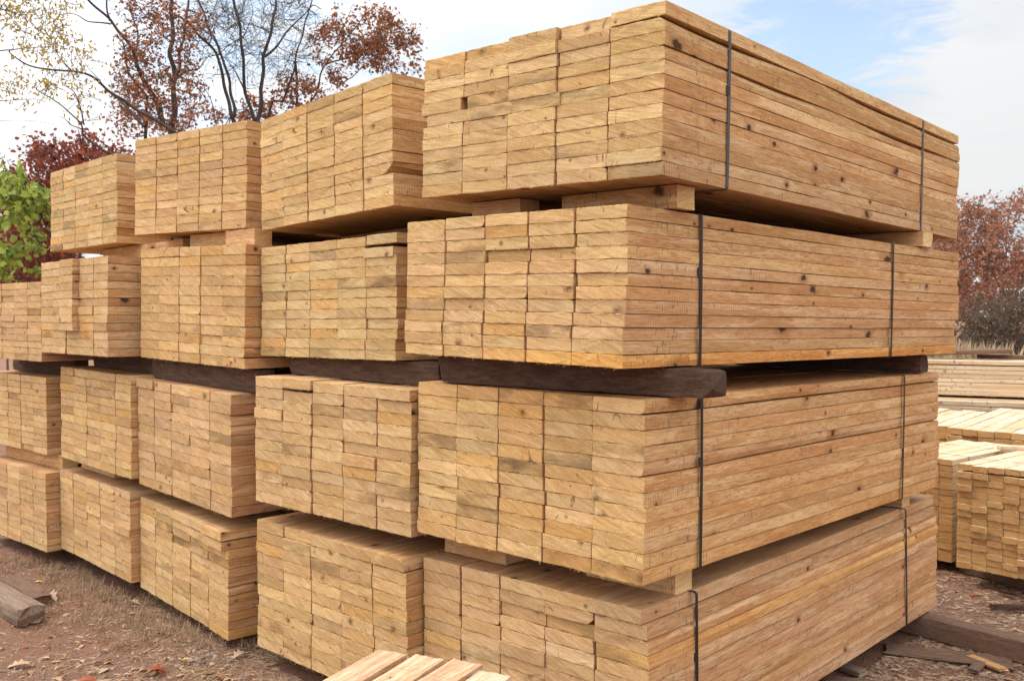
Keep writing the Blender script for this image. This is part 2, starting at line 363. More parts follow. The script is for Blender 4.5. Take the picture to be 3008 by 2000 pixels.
def strap_mesh(x0, x1, z0, z1, y, wd=.0165, th=.0012, slack=0.0, lean=0.0, rnd=random):
    """closed steel band round the section, corners eased, leaning a little along the boards"""
    pts = []
    r = .012
    for cx, cz, a0 in ((x1-r, z0+r, -90), (x1-r, z1-r, 0), (x0+r, z1-r, 90), (x0+r, z0+r, 180)):
        for k in range(5):
            a = R(a0+k*22.5); pts.append((cx+math.cos(a)*r, cz+math.sin(a)*r))
    # subdivide the long runs with a slight sag
    out = []
    for i, p in enumerate(pts):
        q = pts[(i+1) % len(pts)]; out.append(p); l = math.hypot(q[0]-p[0], q[1]-p[1])
        if l > .2:
            mx, mz = (x0+x1)/2, (z0+z1)/2
            for k in range(1, 6):
                t = k/6; x, z = p[0]+(q[0]-p[0])*t, p[1]+(q[1]-p[1])*t
                s = slack*math.sin(t*math.pi)
                if abs(q[0]-p[0]) > abs(q[1]-p[1]): z += s*(1 if z > mz else -1)
                else: x += s*(1 if x > mx else -1)
                out.append((x, z))
    vs, fs = [], []; n = len(out)
    for i, (x, z) in enumerate(out):
        a, b_ = out[i-1], out[(i+1) % n]
        tx, tz = b_[0]-a[0], b_[1]-a[1]; l = math.hypot(tx, tz) or 1; nx, nz = tz/l, -tx/l
        yy = y + lean*(z-z1)/(z1-z0)
        for sx, sy in ((0, -.5), (0, .5), (1, .5), (1, -.5)):
            vs.append((x+nx*th*sx, yy+sy*wd, z+nz*th*sx))
    for i in range(n):
        j = (i+1) % n
        for k in range(4):
            l = (k+1) % 4; fs.append((i*4+k, i*4+l, j*4+l, j*4+k))
    return vs, fs

# ---------------------------------------------------------------- the stacked oak bundles
# x, y, z(top, relative to the eye) of the front right corner, yaw of the long side, width/height differences, tilt along and across
FIT = {
'A1': [0.5, 3.174, 1.029, 0.734, -0.019, -0.044, -0.01, 0.014], 'A2': [0.386, 3.22, 0.375, 0.782, -0.019, -0.057, -0.008, 0.016],
'A3': [0.462, 3.321, -0.29, 0.75, 0.002, 0.038, -0.007, 0.005], 'A4': [0.484, 3.376, -1.044, 0.744, 0.001, 0.02, 0.004, -0.007],
'B1': [-0.529, 4.246, 1.064, 0.835, 0.035, -0.026, -0.006, -0.027], 'B2': [-0.515, 4.293, 0.365, 0.768, -0.056, -0.042, -0.007, -0.011],
'B3': [-0.431, 4.126, -0.323, 0.715, -0.024, 0.026, 0.005, 0.011], 'B4': [-0.453, 4.13, -1.058, 0.744, -0.012, 0.048, 0.006, 0.008],
'C1': [-1.457, 5.316, 1.071, 0.691, -0.002, -0.017, -0.008, 0.018], 'C2': [-1.39, 5.032, 0.37, 0.758, 0.012, 0.045, -0.002, 0.021],
'C3': [-1.482, 5.074, -0.423, 0.796, -0.006, 0.045, 0.01, 0.028], 'C4': [-1.512, 5.108, -1.166, 0.829, 0.026, -0.031, 0.011, 0.027],
'D1': [-2.615, 6.39, 1.067, 0.78, 0.007, -0.02, -0.007, -0.008], 'D2': [-2.456, 5.854, 0.359, 0.8, -0.007, 0.008, -0.007, -0.004],
'D3': [-2.343, 5.906, -0.378, 0.797, 0.019, 0.028, 0.0, 0.009], 'D4': [-2.38, 5.976, -1.11, 0.802, 0.044, -0.04, 0.009, 0.006],
'E2': [-3.283, 6.712, 0.227, 0.734, 0.0, -0.051, -0.0, -0.0], 'E3': [-3.357, 6.923, -0.456, 0.734, 0.0, -0.051, 0.003, -0.001],
'E4': [-3.31, 6.806, -1.13, 0.734, 0.0, -0.046, 0.009, -0.003]}
W0, H0, L0 = 1.18, .61, 2.919
DL = {'A1': .048, 'A2': .037, 'A3': -.067, 'A4': -.018}
STRAPS = {'A1': (.41, 2.38), 'A2': (.425, 2.08), 'A3': (.345, 2.31), 'A4': (.31, 2.405)}
STACKN = {'A': 'the large nearest stack at the right', 'B': 'the second stack, left of the nearest one', 'C': 'the middle stack of the five',
          'D': 'the second stack from the left edge', 'E': 'the stack cut by the left edge'}
LAB = {
'A1': 'topmost oak bundle of the large nearest stack, both grey straps lying on its long side',
'A2': 'oak bundle with an amber bottom layer, second from the top of the large nearest stack',
'A3': 'oak bundle under the dark rough beam end in the large nearest stack',
'A4': 'bottom oak bundle of the large nearest stack, strap bent over its exposed top edge',
'B1': 'top oak bundle beside the nearest stack, a dark hollow board edge on its right side',
'B2': 'oak bundle with a slanting board and gap at its top right corner',
'B3': 'oak bundle with one dark slot under its top layer, left of the nearest stack',
'B4': 'bottom oak bundle behind the loose foreground boards, left of the nearest stack',
'C1': 'top oak bundle of the middle stack, in front of the bare tree trunks',
'C2': 'oak bundle overhanging the dark sloping beam, second down in the middle stack',
'C3': 'oak bundle with long sloping top layer under the dark beam of the middle stack',
'C4': 'bottom oak bundle of the middle stack, its top boards shifted in ragged steps',
'D1': 'topmost and smallest looking oak bundle at the left, in front of the red oak bush',
'D2': 'oak bundle with a column of boards pushed forward, under the topmost left bundle',
'D3': 'oak bundle third down in the second stack from the left edge',
'D4': 'bottom oak bundle over dry grass in the second stack from the left edge',
'E2': 'top oak bundle of the lower leftmost stack, cut by the left edge of the photo',
'E3': 'middle oak bundle of the leftmost stack, cut by the left edge of the photo',
'E4': 'bottom oak bundle of the leftmost stack, standing in dry grass'}
FRAME = {}
def bundle_frame(n):
    x, y, z, yaw, dW, dH, tl, tr = FIT[n]
    d = Vector((math.sin(yaw), math.cos(yaw), tl)); l = Vector((-math.cos(yaw), math.sin(yaw), tr))
    up = d.cross(l).normalized()
    if up.z < 0: up = -up
    d.normalize(); l = up.cross(d).normalized()
    if l.dot(Vector((-math.cos(yaw), math.sin(yaw), 0))) < 0: l = -l
    H = H0+dH; W = W0+dW
    o = Vector((x, y, z+CAMZ)) - up*H        # front right bottom corner
    return o, d, l, up, W, H
# shifts of single boards: (column from the left 0-4, layer from the top 0-11): dx right, dy back, dz up, stain, tint
TW = {
'A1': {(4, 0): (.003, -.004, .004, 0, None), (3, 0): (.004, .006, -.002, 0, None), (1, 0): (0, .01, -.004, 0, (1.03, .95, .78)), (0, 0): (0, .004, -.006, 0, None),
       (1, 5): (.02, 0, 0, .75, None), (2, 5): (.015, 0, 0, .6, None), (3, 5): (.01, 0, 0, .8, None), (0, 5): (.02, 0, 0, 0, None), (0, 4): (-.014, 0, 0, 0, None), (1, 4): (.02, 0, 0, .9, None), (4, 4): (0, 0, 0, .45, None)},
'A2': {(0, 0): (0, .004, -.004, 0, None), (1, 9): (0, 0, 0, .95, None), (3, 9): (0, 0, 0, .95, None), (1, 2): (.004, 0, 0, .7, None), (1, 3): (0, 0, 0, .6, None),
       (2, 11): (0, 0, 0, 0, (1.08, .95, .74)), (3, 11): (0, 0, 0, 0, (1.08, .92, .64)), (4, 11): (0, -.003, 0, 0, (1.10, .93, .62)), (4, 2): (0, 0, 0, .4, None), (4, 7): (0, 0, 0, .5, None)},
'A3': {(2, 0): (0, 0, 0, .8, (.98, .9, .8)), (3, 0): (0, 0, 0, .9, (.98, .86, .72)), (0, 4): (0, 0, 0, .7, (.9, .85, .8)), (1, 4): (0, 0, 0, .45, None), (2, 4): (0, 0, 0, 0, (1.05, .93, .75)),
       (2, 5): (0, 0, 0, 1, (.72, .68, .62)), (3, 4): (0, 0, 0, .9, None), (3, 11): (0, 0, 0, .6, (1, .85, .65)), (4, 11): (0, 0, 0, .6, (1, .87, .68)), (1, 0): (0, 0, 0, 0, (1, .92, .86)),
       (0, 11): (0, 0, .0, 0, (1, .9, .8)), (1, 11): (0, 0, .0, 0, (1, .9, .8))},
'A4': {(4, 0): (-.022, -.010, .003, 0, None), (3, 0): (-.01, -.002, 0, 0, None), (3, 2): (0, .012, 0, .6, (.94, .88, .78)), (4, 3): (.006, 0, 0, .6, (1, .88, .68))},
'B1': {(4, 10): (0, 0, 0, 0, None)},
'B2': {(4, 0): (.004, .0, .005, 0, None), (4, 1): (-.006, -.006, -.008, 0, None), (3, 4): (0, 0, 0, .8, None), (4, 4): (0, 0, 0, .9, None)},
'B3': {(1, 0): (0, -.004, .006, 0, None), (1, 1): (.004, .002, -.007, 0, None), (4, 0): (0, -.012, .003, 0, None), (0, 3): (-.008, -.004, 0, 0, (1.1, 1.08, 1.05)), (2, 2): (0, 0, 0, .6, None), (3, 2): (0, 0, 0, .7, None)},
'B4': {(4, 0): (-.01, -.008, .003, 0, None), (3, 0): (-.004, -.005, .002, 0, None), (0, 9): (0, 0, 0, .9, None), (1, 10): (0, 0, 0, .7, None), (1, 1): (0, 0, 0, .6, None)},
'C2': {(1, 0): (0, .0, .002, 0, None), (3, 9): (-.02, .01, 0, 0, None), (4, 8): (0, 0, 0, .6, None)},
'C3': {(1, 1): (-.006, 0, 0, 0, None), (2, 1): (-.004, .0, 0, 0, None), (3, 5): (0, 0, 0, .5, None), (0, 0): (-.008, -.006, .002, 0, None)},
'C4': {(0, 0): (.01, 0, 0, 0, None), (2, 0): (-.004, -.012, .002, 0, None), (3, 0): (-.012, -.022, .004, 0, None), (4, 0): (-.018, -.034, .005, 0, None), (4, 1): (-.02, -.03, 0, 0, None),
       (3, 1): (-.01, -.02, 0, 0, None), (1, 2): (0, 0, 0, .9, (.92, .85, .75)), (2, 3): (0, 0, 0, .9, (.9, .84, .74)), (3, 3): (0, 0, 0, .8, None), (4, 3): (0, 0, 0, .8, (.95, .88, .8)), (2, 9): (0, 0, 0, .9, None), (4, 11): (.012, -.006, 0, 0, None)},
'D2': {(2, r): (0, -.045 if r < 9 else 0, 0, 0, None) for r in range(12)},
'D3': {(1, 1): (0, .0, 0, .6, None), (2, 4): (0, 0, 0, .6, None)},
}
for q, tnt in (((0, 8), (1.05, .90, .74)), ((0, 9), (1.05, .89, .72)), ((3, 8), (1.06, .86, .70)), ((3, 9), (1.05, .88, .72))):
    old = TW['D2'].get(q, (0, 0, 0, 0, None)); TW['D2'][q] = old[:4]+(tnt,)

WANE = {('B1', 4, 8): (1, -1, .075), ('C4', 4, 6): (1, 1, .03), ('A4', 3, 1): (1, -1, .035)}
def build_bundle(n):
    rnd = random.Random(hash_(n))
    o, d, l, up, W, H = bundle_frame(n)
    ln = L0+DL.get(n, 0)
    # origin of the thing at the middle of its base; x right, y back, z up
    org = o + l*(W/2) + d*(ln/2)
    M = Matrix(((-l.x, d.x, up.x, org.x), (-l.y, d.y, up.y, org.y), (-l.z, d.z, up.z, org.z), (0, 0, 0, 1)))
    FRAME[n] = (M, W, H, ln)
    e = bpy.data.objects.new('board_bundle', None); COL.objects.link(e); e.matrix_world = M; e.empty_display_size = .2
    tag(e, LAB[n], 'lumber bundle', 'strapped oak board bundles in the stacks')
    rows, cols = 12, 5
    lh = H/rows
    th = [lh*rnd.uniform(.97, 1.03) for _ in range(rows)]; s = H/sum(th); th = [t*s for t in th]
    cw = [W/cols*rnd.uniform(.96, 1.04) for _ in range(cols)]; s = W/sum(cw); cw = [c*s for c in cw]
    tone = (rnd.uniform(.97, 1.03), rnd.uniform(.97, 1.02), rnd.uniform(.95, 1.03))
    shift = 0; xmax = W/2
    colgap = [rnd.choice((.0025, .004, .0065, .009)) for _ in range(cols)]
    colshift = [rnd.uniform(-.003, .003) for _ in range(cols)]
    for r in range(rows):
        ztop = H-sum(th[:r]); z0 = ztop-th[r]
        shift = shift*.5+rnd.gauss(0, .0020)
        if rnd.random() < .07: shift += rnd.choice((-1, 1))*.008
        rowtone = rnd.uniform(.95, 1.04)
        x = -W/2
        yrow = rnd.gauss(0, .0006)
        for c in range(cols):
            gapw = colgap[c]*rnd.choice((.5, 1, 1, 1.3)) if c else .0015
            tw = TW.get(n, {}).get((c, r), (0, 0, 0, 0, None))
            bw = cw[c]-gapw
            me = OAK[rnd.randrange(len(OAK))]
            if (n, c, r) in WANE:
                v, f, mi = board_mesh(999, BW, BH, BL, WANE[(n, c, r)]); me = bpy.data.meshes.new('oak_board'); me.from_pydata(v, [], f)
                me.materials.append(M_LONG); me.materials.append(M_END); me.polygons.foreach_set('material_index', mi)
            b = bpy.data.objects.new('board', me); COL.objects.link(b); b.parent = e
            yy = -ln/2+rnd.gauss(0, .0010)+yrow+colshift[c]+tw[1]
            if rnd.random() < .02: yy += rnd.choice((-.006, .010))
            lsc = (ln+rnd.gauss(0, .010))/BL
            flip = False
            zz = z0+.0006+tw[2]
            hsc = (th[r]-rnd.choice((.0002, .0006, .0014)))/BH
            if flip:     # turned end for end and still resting on the same layer
                b.rotation_euler = (0, 0, math.pi)
                b.location = (x+gapw+bw+shift+tw[0], yy+lsc*BL, zz)
            else: b.location = (x+gapw+shift+tw[0], yy, zz)
            b.scale = (bw/BW, lsc, hsc)
            t = rnd.uniform(.87, 1.07)*rowtone
            col = [t*tone[0], t*tone[1]*rnd.uniform(.975, 1.015), t*tone[2]*rnd.uniform(.92, 1.04)]
            if rnd.random() < .04: col = [t*1.03, t*.92, t*.74]
            if rnd.random() < .035: col = [t*.84, t*.80, t*.74]
            st = tw[3] if tw[3] else (rnd.uniform(.3, .85) if rnd.random() < .10 else 0)
            if tw[4]: col = [rowtone*q for q in tw[4]]
            b.color = (*col, 1-st)
            if c == cols-1: xmax = max(xmax, x+gapw+bw+shift+tw[0])
            x += cw[c]
    ys = STRAPS.get(n, (rnd.uniform(.34, .46), rnd.uniform(2.1, 2.4)))
    for k, y in enumerate(ys):
        v, f = strap_mesh(-W/2-.003, xmax+.0015, -.0035, H+.0035, -ln/2+y, .0175, .0013, .0015, rnd.uniform(-.03, .0), rnd)
        mesh_obj('strap', v, f, M_STEEL if n == 'A1' else M_STRAPD, e)
        if n[0] == 'A' and k == 0:
            sx_, sy_, sz_, t_ = xmax+.0015, -ln/2+y-.004, H*.62, .0035
            cc = [(sx_, sy_-.0115, sz_-.016), (sx_, sy_+.0115, sz_-.016), (sx_, sy_+.0115, sz_+.016), (sx_, sy_-.0115, sz_+.016)]
            sv = cc+[(a+t_, b2*1.0+(sy_-b2)*.18, c) for a, b2, c in cc]
            mesh_obj('strap_seal', sv, [(0, 3, 2, 1), (4, 5, 6, 7), (0, 1, 5, 4), (1, 2, 6, 5), (2, 3, 7, 6), (3, 0, 4, 7)], M_STRAPD, e)
    return e
def hash_(s): return sum((i+1)*ord(c)*131 for i, c in enumerate(s))
for n in FIT: build_bundle(n)

# ---------------------------------------------------------------- spacers between the bundles
def spacer(lower, upper, u0, u1, v0, v1, mat, name, label, cat, skew=0.0, rough=0.0, group=None, inset=(0, 0)):
    """a timber lying across the boards between two bundles; u back from the front end, v leftwards from the right side,
    measured on the lower bundle; its thickness fits the gap between them"""
    Ml, Wl, Hl, Ll = FRAME[lower]; Mu, Wu, Hu, Lu = FRAME[upper]
    inv = Ml.inverted()
    pu = inv @ (Mu @ Vector((0, 0, 0))); nu = (inv.to_3x3() @ Mu.to_3x3() @ Vector((0, 0, 1)))
    def ztop(x, y): return pu.z - (nu.x*(x-pu.x)+nu.y*(y-pu.y))/nu.z
    nn = 14 if rough < .002 else 44; vs, fs = [], []; rnd = random.Random(hash_(label))
    # section ring of 12 points at each station
    for k in range(nn+1):
        t = k/nn; v = v0+(v1-v0)*t; x = Wl/2-v
        du = skew*(t-.5)
        a, b_ = u0+du, u1+du
        ring = []
        for i in range(4): ring.append((a+(b_-a)*i/3, 0))
        for i in range(1, 3): ring.append((b_, i/3))
        for i in range(4): ring.append((b_-(b_-a)*i/3, 1))
        for i in range(1, 3): ring.append((a, 1-i/3))
        for (uu, q) in ring:
            y = uu-Ll/2; z0 = Hl+.004; z1 = ztop(x, y)-.004
            z = z0+(z1-z0)*q
            j = rough*noise.noise(Vector((uu*30, v*9+hash_(label) % 97, q*4)))
            je = rough*rnd.uniform(-1.6, 1.6) if k in (0, nn) else 0
            if rough > .002:      # rounded, broken ends and worn arrises
                sc_ = {0: .90, 1: .98}.get(min(k, nn-k), 1.0)
                if uu in (a, b_) and q in (0, 1): sc_ *= .955
                yc, zc = (a+b_)/2-Ll/2, (z0+z1)/2
                y = yc+(y-yc)*sc_; z = zc+(z-zc)*(sc_ if k in (0, nn) else 1-(1-sc_)*.4)
            vs.append((x+je, y+(j if uu in (a, b_) else 0), z-abs(j)*(.5 if q == 1 else -.5 if q == 0 else 0)))
    P = 12
    for k in range(nn):
        for i in range(P):
            a, b_ = k*P+i, k*P+(i+1) % P; fs.append((a, a+P, b_+P, b_))
    fs.append(tuple(range(P))); fs.append(tuple(range(nn*P, nn*P+P))[::-1])
    c = Vector((sum(v[0] for v in vs), sum(v[1] for v in vs), 0))/len(vs); c.z = Hl+.004
    ob = mesh_obj(name, [Vector(v)-c for v in vs], fs, mat)
    ob.matrix_world = Ml @ Matrix.Translation(c)
    mi = [0]*(nn*P)+[1 if mat == M_LONGX else 0]*2
    if mat == M_LONGX: ob.data.materials.append(M_ENDX); ob.data.polygons.foreach_set('material_index', mi)
    tag(ob, label, cat, group)
    return ob
# spacers are cut across, so their grain runs along local x
def swap_grain(src, name):
    m = src.copy(); m.name = name; nt = m.node_tree
    for n in [n for n in nt.nodes if n.type == 'TEX_COORD']:
        rot = nt.nodes.new('ShaderNodeMapping'); rot.inputs[2].default_value = (0, 0, R(90))
        for lk in [l for l in nt.links if l.from_node == n]:
            to = lk.to_socket; nt.links.remove(lk); nt.links.new(rot.outputs[0], to)
        nt.links.new(n.outputs['Object'], rot.inputs[0])
    return m
M_LONGX = swap_grain(M_LONG, 'spacer_long'); M_ENDX = swap_grain(M_END, 'spacer_end')
SP = 'short pale spacer blocks between bundles'; SB = 'dark beams between the second and third rows'
spacer('A2', 'A1', .24, .345, -.035, .52, M_LONGX, 'spacer_block', 'pale square spacer block under the near strap of the topmost nearest bundle', 'spacer', .02, .001, SP)
spacer('A2', 'A1', .20, .31, .70, .98, M_LONGX, 'spacer_block', 'thin pale spacer block under the left front of the topmost nearest bundle', 'spacer', .0, .001, SP)
spacer('A2', 'A1', 2.40, 2.52, -.02, 1.1, M_LONGX, 'spacer_block', 'pale spacer post at the far right end under the topmost nearest bundle', 'spacer', .0, .002, SP)
spacer('A3', 'A2', .075, .205, -.155, 1.06, M_BEAM, 'dark_beam', 'dark brown rough beam with a broken end jutting out of the nearest stack', 'beam', -.15, .010, SB)
spacer('A3', 'A2', 2.50, 2.62, -.02, 1.1, M_BEAM, 'dark_beam', 'dark beam at the far right end of the nearest stack', 'beam', 0, .003, SB)
spacer('A4', 'A3', .22, .335, .03, .45, M_LONGX, 'spacer_block', 'square pale spacer block with its cross-cut end showing above the bottom nearest bundle', 'spacer', 0, .001, SP)
spacer('A4', 'A3', 2.42, 2.53, .02, 1.1, M_LONGX, 'spacer_block', 'pale spacer block beside the far strap of the bottom nearest bundle', 'spacer', 0, .001, SP)
spacer('A4', 'A3', .12, .235, .80, 1.17, M_LONGX, 'spacer_block', 'pale spacer block at the left corner on top of the bottom nearest bundle', 'spacer', 0, .001, SP)
spacer('B4', 'B3', .55, .67, .1, 1.1, M_LONGX, 'spacer_block', 'recessed spacer block between the two lowest bundles left of the nearest stack', 'spacer', 0, .001, SP)
spacer('B4', 'B3', 2.3, 2.42, .05, 1.1, M_LONGX, 'spacer_block', 'far spacer block between the two lowest bundles left of the nearest stack', 'spacer', 0, .001, SP)
spacer('B3', 'B2', .16, .29, -.02, 1.12, M_BEAM, 'dark_beam', 'dark beam in the gap left of the nearest stack', 'beam', .04, .004, SB)
spacer('B3', 'B2', 2.3, 2.42, .0, 1.1, M_BEAM, 'dark_beam', 'far dark beam deep in the gap left of the nearest stack', 'beam', 0, .003, SB)
spacer('B2', 'B1', .50, .61, .1, 1.1, M_LONGX, 'spacer_block', 'shaded spacer block under the top bundle beside the nearest stack', 'spacer', 0, .001, SP)
spacer('B2', 'B1', 2.2, 2.32, .05, 1.1, M_LONGX, 'spacer_block', 'far spacer block under the top bundle beside the nearest stack', 'spacer', 0, .001, SP)
spacer('C2', 'C1', .16, .27, .18, .48, M_LONGX, 'spacer_block', 'short pale spacer block under the right half of the middle stack top bundle', 'spacer', 0, .001, SP)
spacer('C2', 'C1', .22, .33, .54, 1.0, M_LONGX, 'spacer_block', 'pale spacer block under the left half of the middle stack top bundle', 'spacer', 0, .001, SP)
spacer('C2', 'C1', 2.3, 2.42, .1, 1.1, M_LONGX, 'spacer_block', 'far spacer block under the middle stack top bundle', 'spacer', 0, .001, SP)
spacer('C3', 'C2', .09, .22, -.05, 1.13, M_BEAM, 'dark_beam', 'dark brown sloping beam under the overhanging middle stack bundle', 'beam', -.04, .004, SB)
spacer('C3', 'C2', 2.3, 2.42, .0, 1.1, M_BEAM, 'dark_beam', 'far dark beam under the overhanging middle stack bundle', 'beam', 0, .003, SB)
spacer('C4', 'C3', .55, .66, .1, 1.0, M_LONGX, 'spacer_block', 'spacer block above the ragged bottom bundle of the middle stack', 'spacer', 0, .001, SP)
spacer('C4', 'C3', 2.3, 2.42, .1, 1.1, M_LONGX, 'spacer_block', 'far spacer block above the ragged bottom bundle of the middle stack', 'spacer', 0, .001, SP)
spacer('D2', 'D1', .42, .53, -.12, 1.16, M_LONGX, 'spacer_block', 'spacer block under the topmost bundle at the left', 'spacer', 0, .001, SP)
spacer('D2', 'D1', 2.3, 2.42, -.1, 1.15, M_LONGX, 'spacer_block', 'far spacer block under the topmost bundle at the left', 'spacer', 0, .001, SP)
spacer('D3', 'D2', .18, .30, -.14, 1.12, M_BEAM, 'dark_beam', 'dark beam in the second stack from the left edge', 'beam', .03, .004, SB)
spacer('D3', 'D2', 2.3, 2.42, -.15, 1.15, M_BEAM, 'dark_beam', 'far dark beam in the second stack from the left edge', 'beam', 0, .003, SB)
spacer('D4', 'D3', .12, .23, .55, 1.14, M_LONGX, 'spacer_block', 'spacer block above the left part of the bottom bundle in the dry grass', 'spacer', 0, .001, SP)
spacer('D4', 'D3', 2.3, 2.42, .1, 1.1, M_LONGX, 'spacer_block', 'far spacer block above the bottom bundle of the second stack from the left', 'spacer', 0, .001, SP)
spacer('E3', 'E2', .18, .30, -.03, 1.1, M_BEAM, 'dark_beam', 'greyish dark beam between the bundles cut by the left edge', 'beam', 0, .004, SB)
spacer('E3', 'E2', 2.3, 2.42, .0, 1.1, M_BEAM, 'dark_beam', 'far dark beam between the bundles cut by the left edge', 'beam', 0, .003, SB)
spacer('E4', 'E3', .14, .25, .05, 1.1, M_LONGX, 'spacer_block', 'spacer block on the bottom bundle cut by the left edge', 'spacer', 0, .001, SP)
spacer('E4', 'E3', 2.3, 2.42, .05, 1.1, M_LONGX, 'spacer_block', 'far spacer block on the bottom bundle cut by the left edge', 'spacer', 0, .001, SP)

# ---------------------------------------------------------------- timber helper (rough squared log)
def timber(name, p0, p1, w, h, mat, label, cat, rough=.004, group=None, roll=0.0, seed=0, nn=22):
    p0, p1 = Vector(p0), Vector(p1); y = (p1-p0); ln = y.length; y.normalize()
    x = y.cross(Vector((0, 0, 1))).normalized(); z = x.cross(y)
    x2 = x*math.cos(roll)+z*math.sin(roll); z2 = z*math.cos(roll)-x*math.sin(roll)
    rnd = random.Random(seed); vs, fs = [], []; ring = []
    for i in range(4): ring.append((-.5+i/4, 0.0))
    for i in range(3): ring.append((.5, i/3))
    for i in range(4): ring.append((.5-i/4, 1.0))
    for i in range(3): ring.append((-.5, 1-i/3))
    P = len(ring)
    for k in range(nn+1):
        t = k/nn
        for (a, c) in ring:
            j = rough*noise.noise(Vector((a*3+seed*9, t*ln*6, c*3)))
            e = rough*rnd.uniform(-2.5, 2.5) if k in (0, nn) else 0
            cx = 1-(.05 if abs(a) > .49 and c in (0, 1) else 0)
            # local axes: x along the timber so the grain materials follow it
            vs.append((t*ln+e, a*w*cx+j, c*h*(1-(.04 if abs(a) > .49 and c == 1 else 0))+j*.7))
    for k in range(nn):
        for i in range(P):
            a, b_ = k*P+i, k*P+(i+1) % P; fs.append((a, b_, b_+P, a+P))
    fs.append(tuple(range(P))[::-1]); fs.append(tuple(range(nn*P, nn*P+P)))
    o = mesh_obj(name, vs, fs, mat)
    o.matrix_world = Matrix(((y.x, x2.x, z2.x, p0.x), (y.y, x2.y, z2.y, p0.y), (y.z, x2.z, z2.z, p0.z), (0, 0, 0, 1)))
    return tag(o, label, cat, group)
def gp(px, py, z=0.0):
    """ground point under a photo pixel"""
    d = at(px, py, 1.0)-Vector((0, 0, CAMZ)); t = (z-CAMZ)/d.z
    return Vector((0, 0, CAMZ))+d*t

# skids under the bottom bundles
for n in ('A4', 'B4', 'C4', 'D4', 'E4'):
    M, W, H, ln = FRAME[n]
    for k, y in enumerate((-ln/2+.42, ln/2-.5)):
        if n == 'A4' and k: continue
        a, b_ = M @ Vector((W/2-.02, y, 0)), M @ Vector((-W/2+.02, y, 0))
        hh = min(a.z, b_.z)-.006
        a.z = b_.z = -.012
        timber('skid', a, b_, .12, hh+.012, M_SLEEP, {'A4': 'near', 'B4': 'shaded', 'C4': 'hidden', 'D4': 'grassy', 'E4': 'leftmost'}[n]+(' front' if not k else ' back')+' skid timber under '+STACKN[n[0]], 'skid', .003, None, seed=k+hash_(n))

# ---------------------------------------------------------------- lone timbers on the ground
a = gp(2600, 1860); b_ = gp(3090, 1960)
timber('ground_beam', at(2560, 1835, 5.65)*1.0-Vector((0, 0, at(2560, 1835, 5.65).z)), gp(3250, 2003), .12, .115, M_SLEEP, 'long dark square beam on the dirt running out from under the nearest stack', 'beam', .004, seed=4)
timber('ground_plank', gp(2600, 1905), gp(2975, 1952), .17, .012, M_SLEEP, 'dirt covered flat plank lying in front of the long dark beam', 'plank', .004, seed=5)
timber('ground_plank', gp(2425, 2015), gp(2600, 2040), .10, .045, M_SLEEP, 'weathered plank end at the bottom edge beneath the nearest stack', 'plank', .003, seed=6)
timber('wood_scrap', gp(2478, 1965), gp(2535, 1985), .07, .03, M_WEATH, 'short brown wood scrap on shaded dirt beside the nearest stack', 'wood scrap', .004, seed=7, nn=6)
timber('wood_scrap', gp(2850, 1932), gp(2950, 1972), .05, .018, M_LONGX, 'split tan wood sliver slanting on the dirt before the dark beam', 'wood scrap', .006, seed=8, nn=8)
timber('wood_scrap', gp(2858, 1975), gp(2880, 1950), .05, .02, M_SLEEP, 'small dull broken wood scrap under the tan sliver', 'wood scrap', .004, seed=9, nn=5)
timber('wood_scrap', gp(2716, 1812), gp(2752, 1830), .06, .015, M_LONGX, 'flat pale offcut in the dirt behind the long dark beam', 'wood scrap', .004, seed=19, nn=5)
timber('stick', gp(2915, 1790), gp(3060, 1788), .035, .035, M_BEAM, 'dark red-brown bark stick on the chips at the right edge', 'stick', .012, seed=10)
timber('stick', gp(2940, 1742), gp(3050, 1768), .02, .02, M_BEAM, 'thin dark twig on the chips above the bark stick', 'stick', .010, seed=11)
timber('old_timber', gp(-130, 1700), gp(92, 1832), .155, .10, M_WEATH, 'weathered grey timber with a frayed end on the dirt at the left edge', 'timber', .007, seed=12)
timber('old_timber', gp(20, 1712), gp(122, 1772), .12, .05, M_SLEEP, 'dark rotten timber lying behind the weathered one at the left', 'timber', .010, seed=13, nn=10)

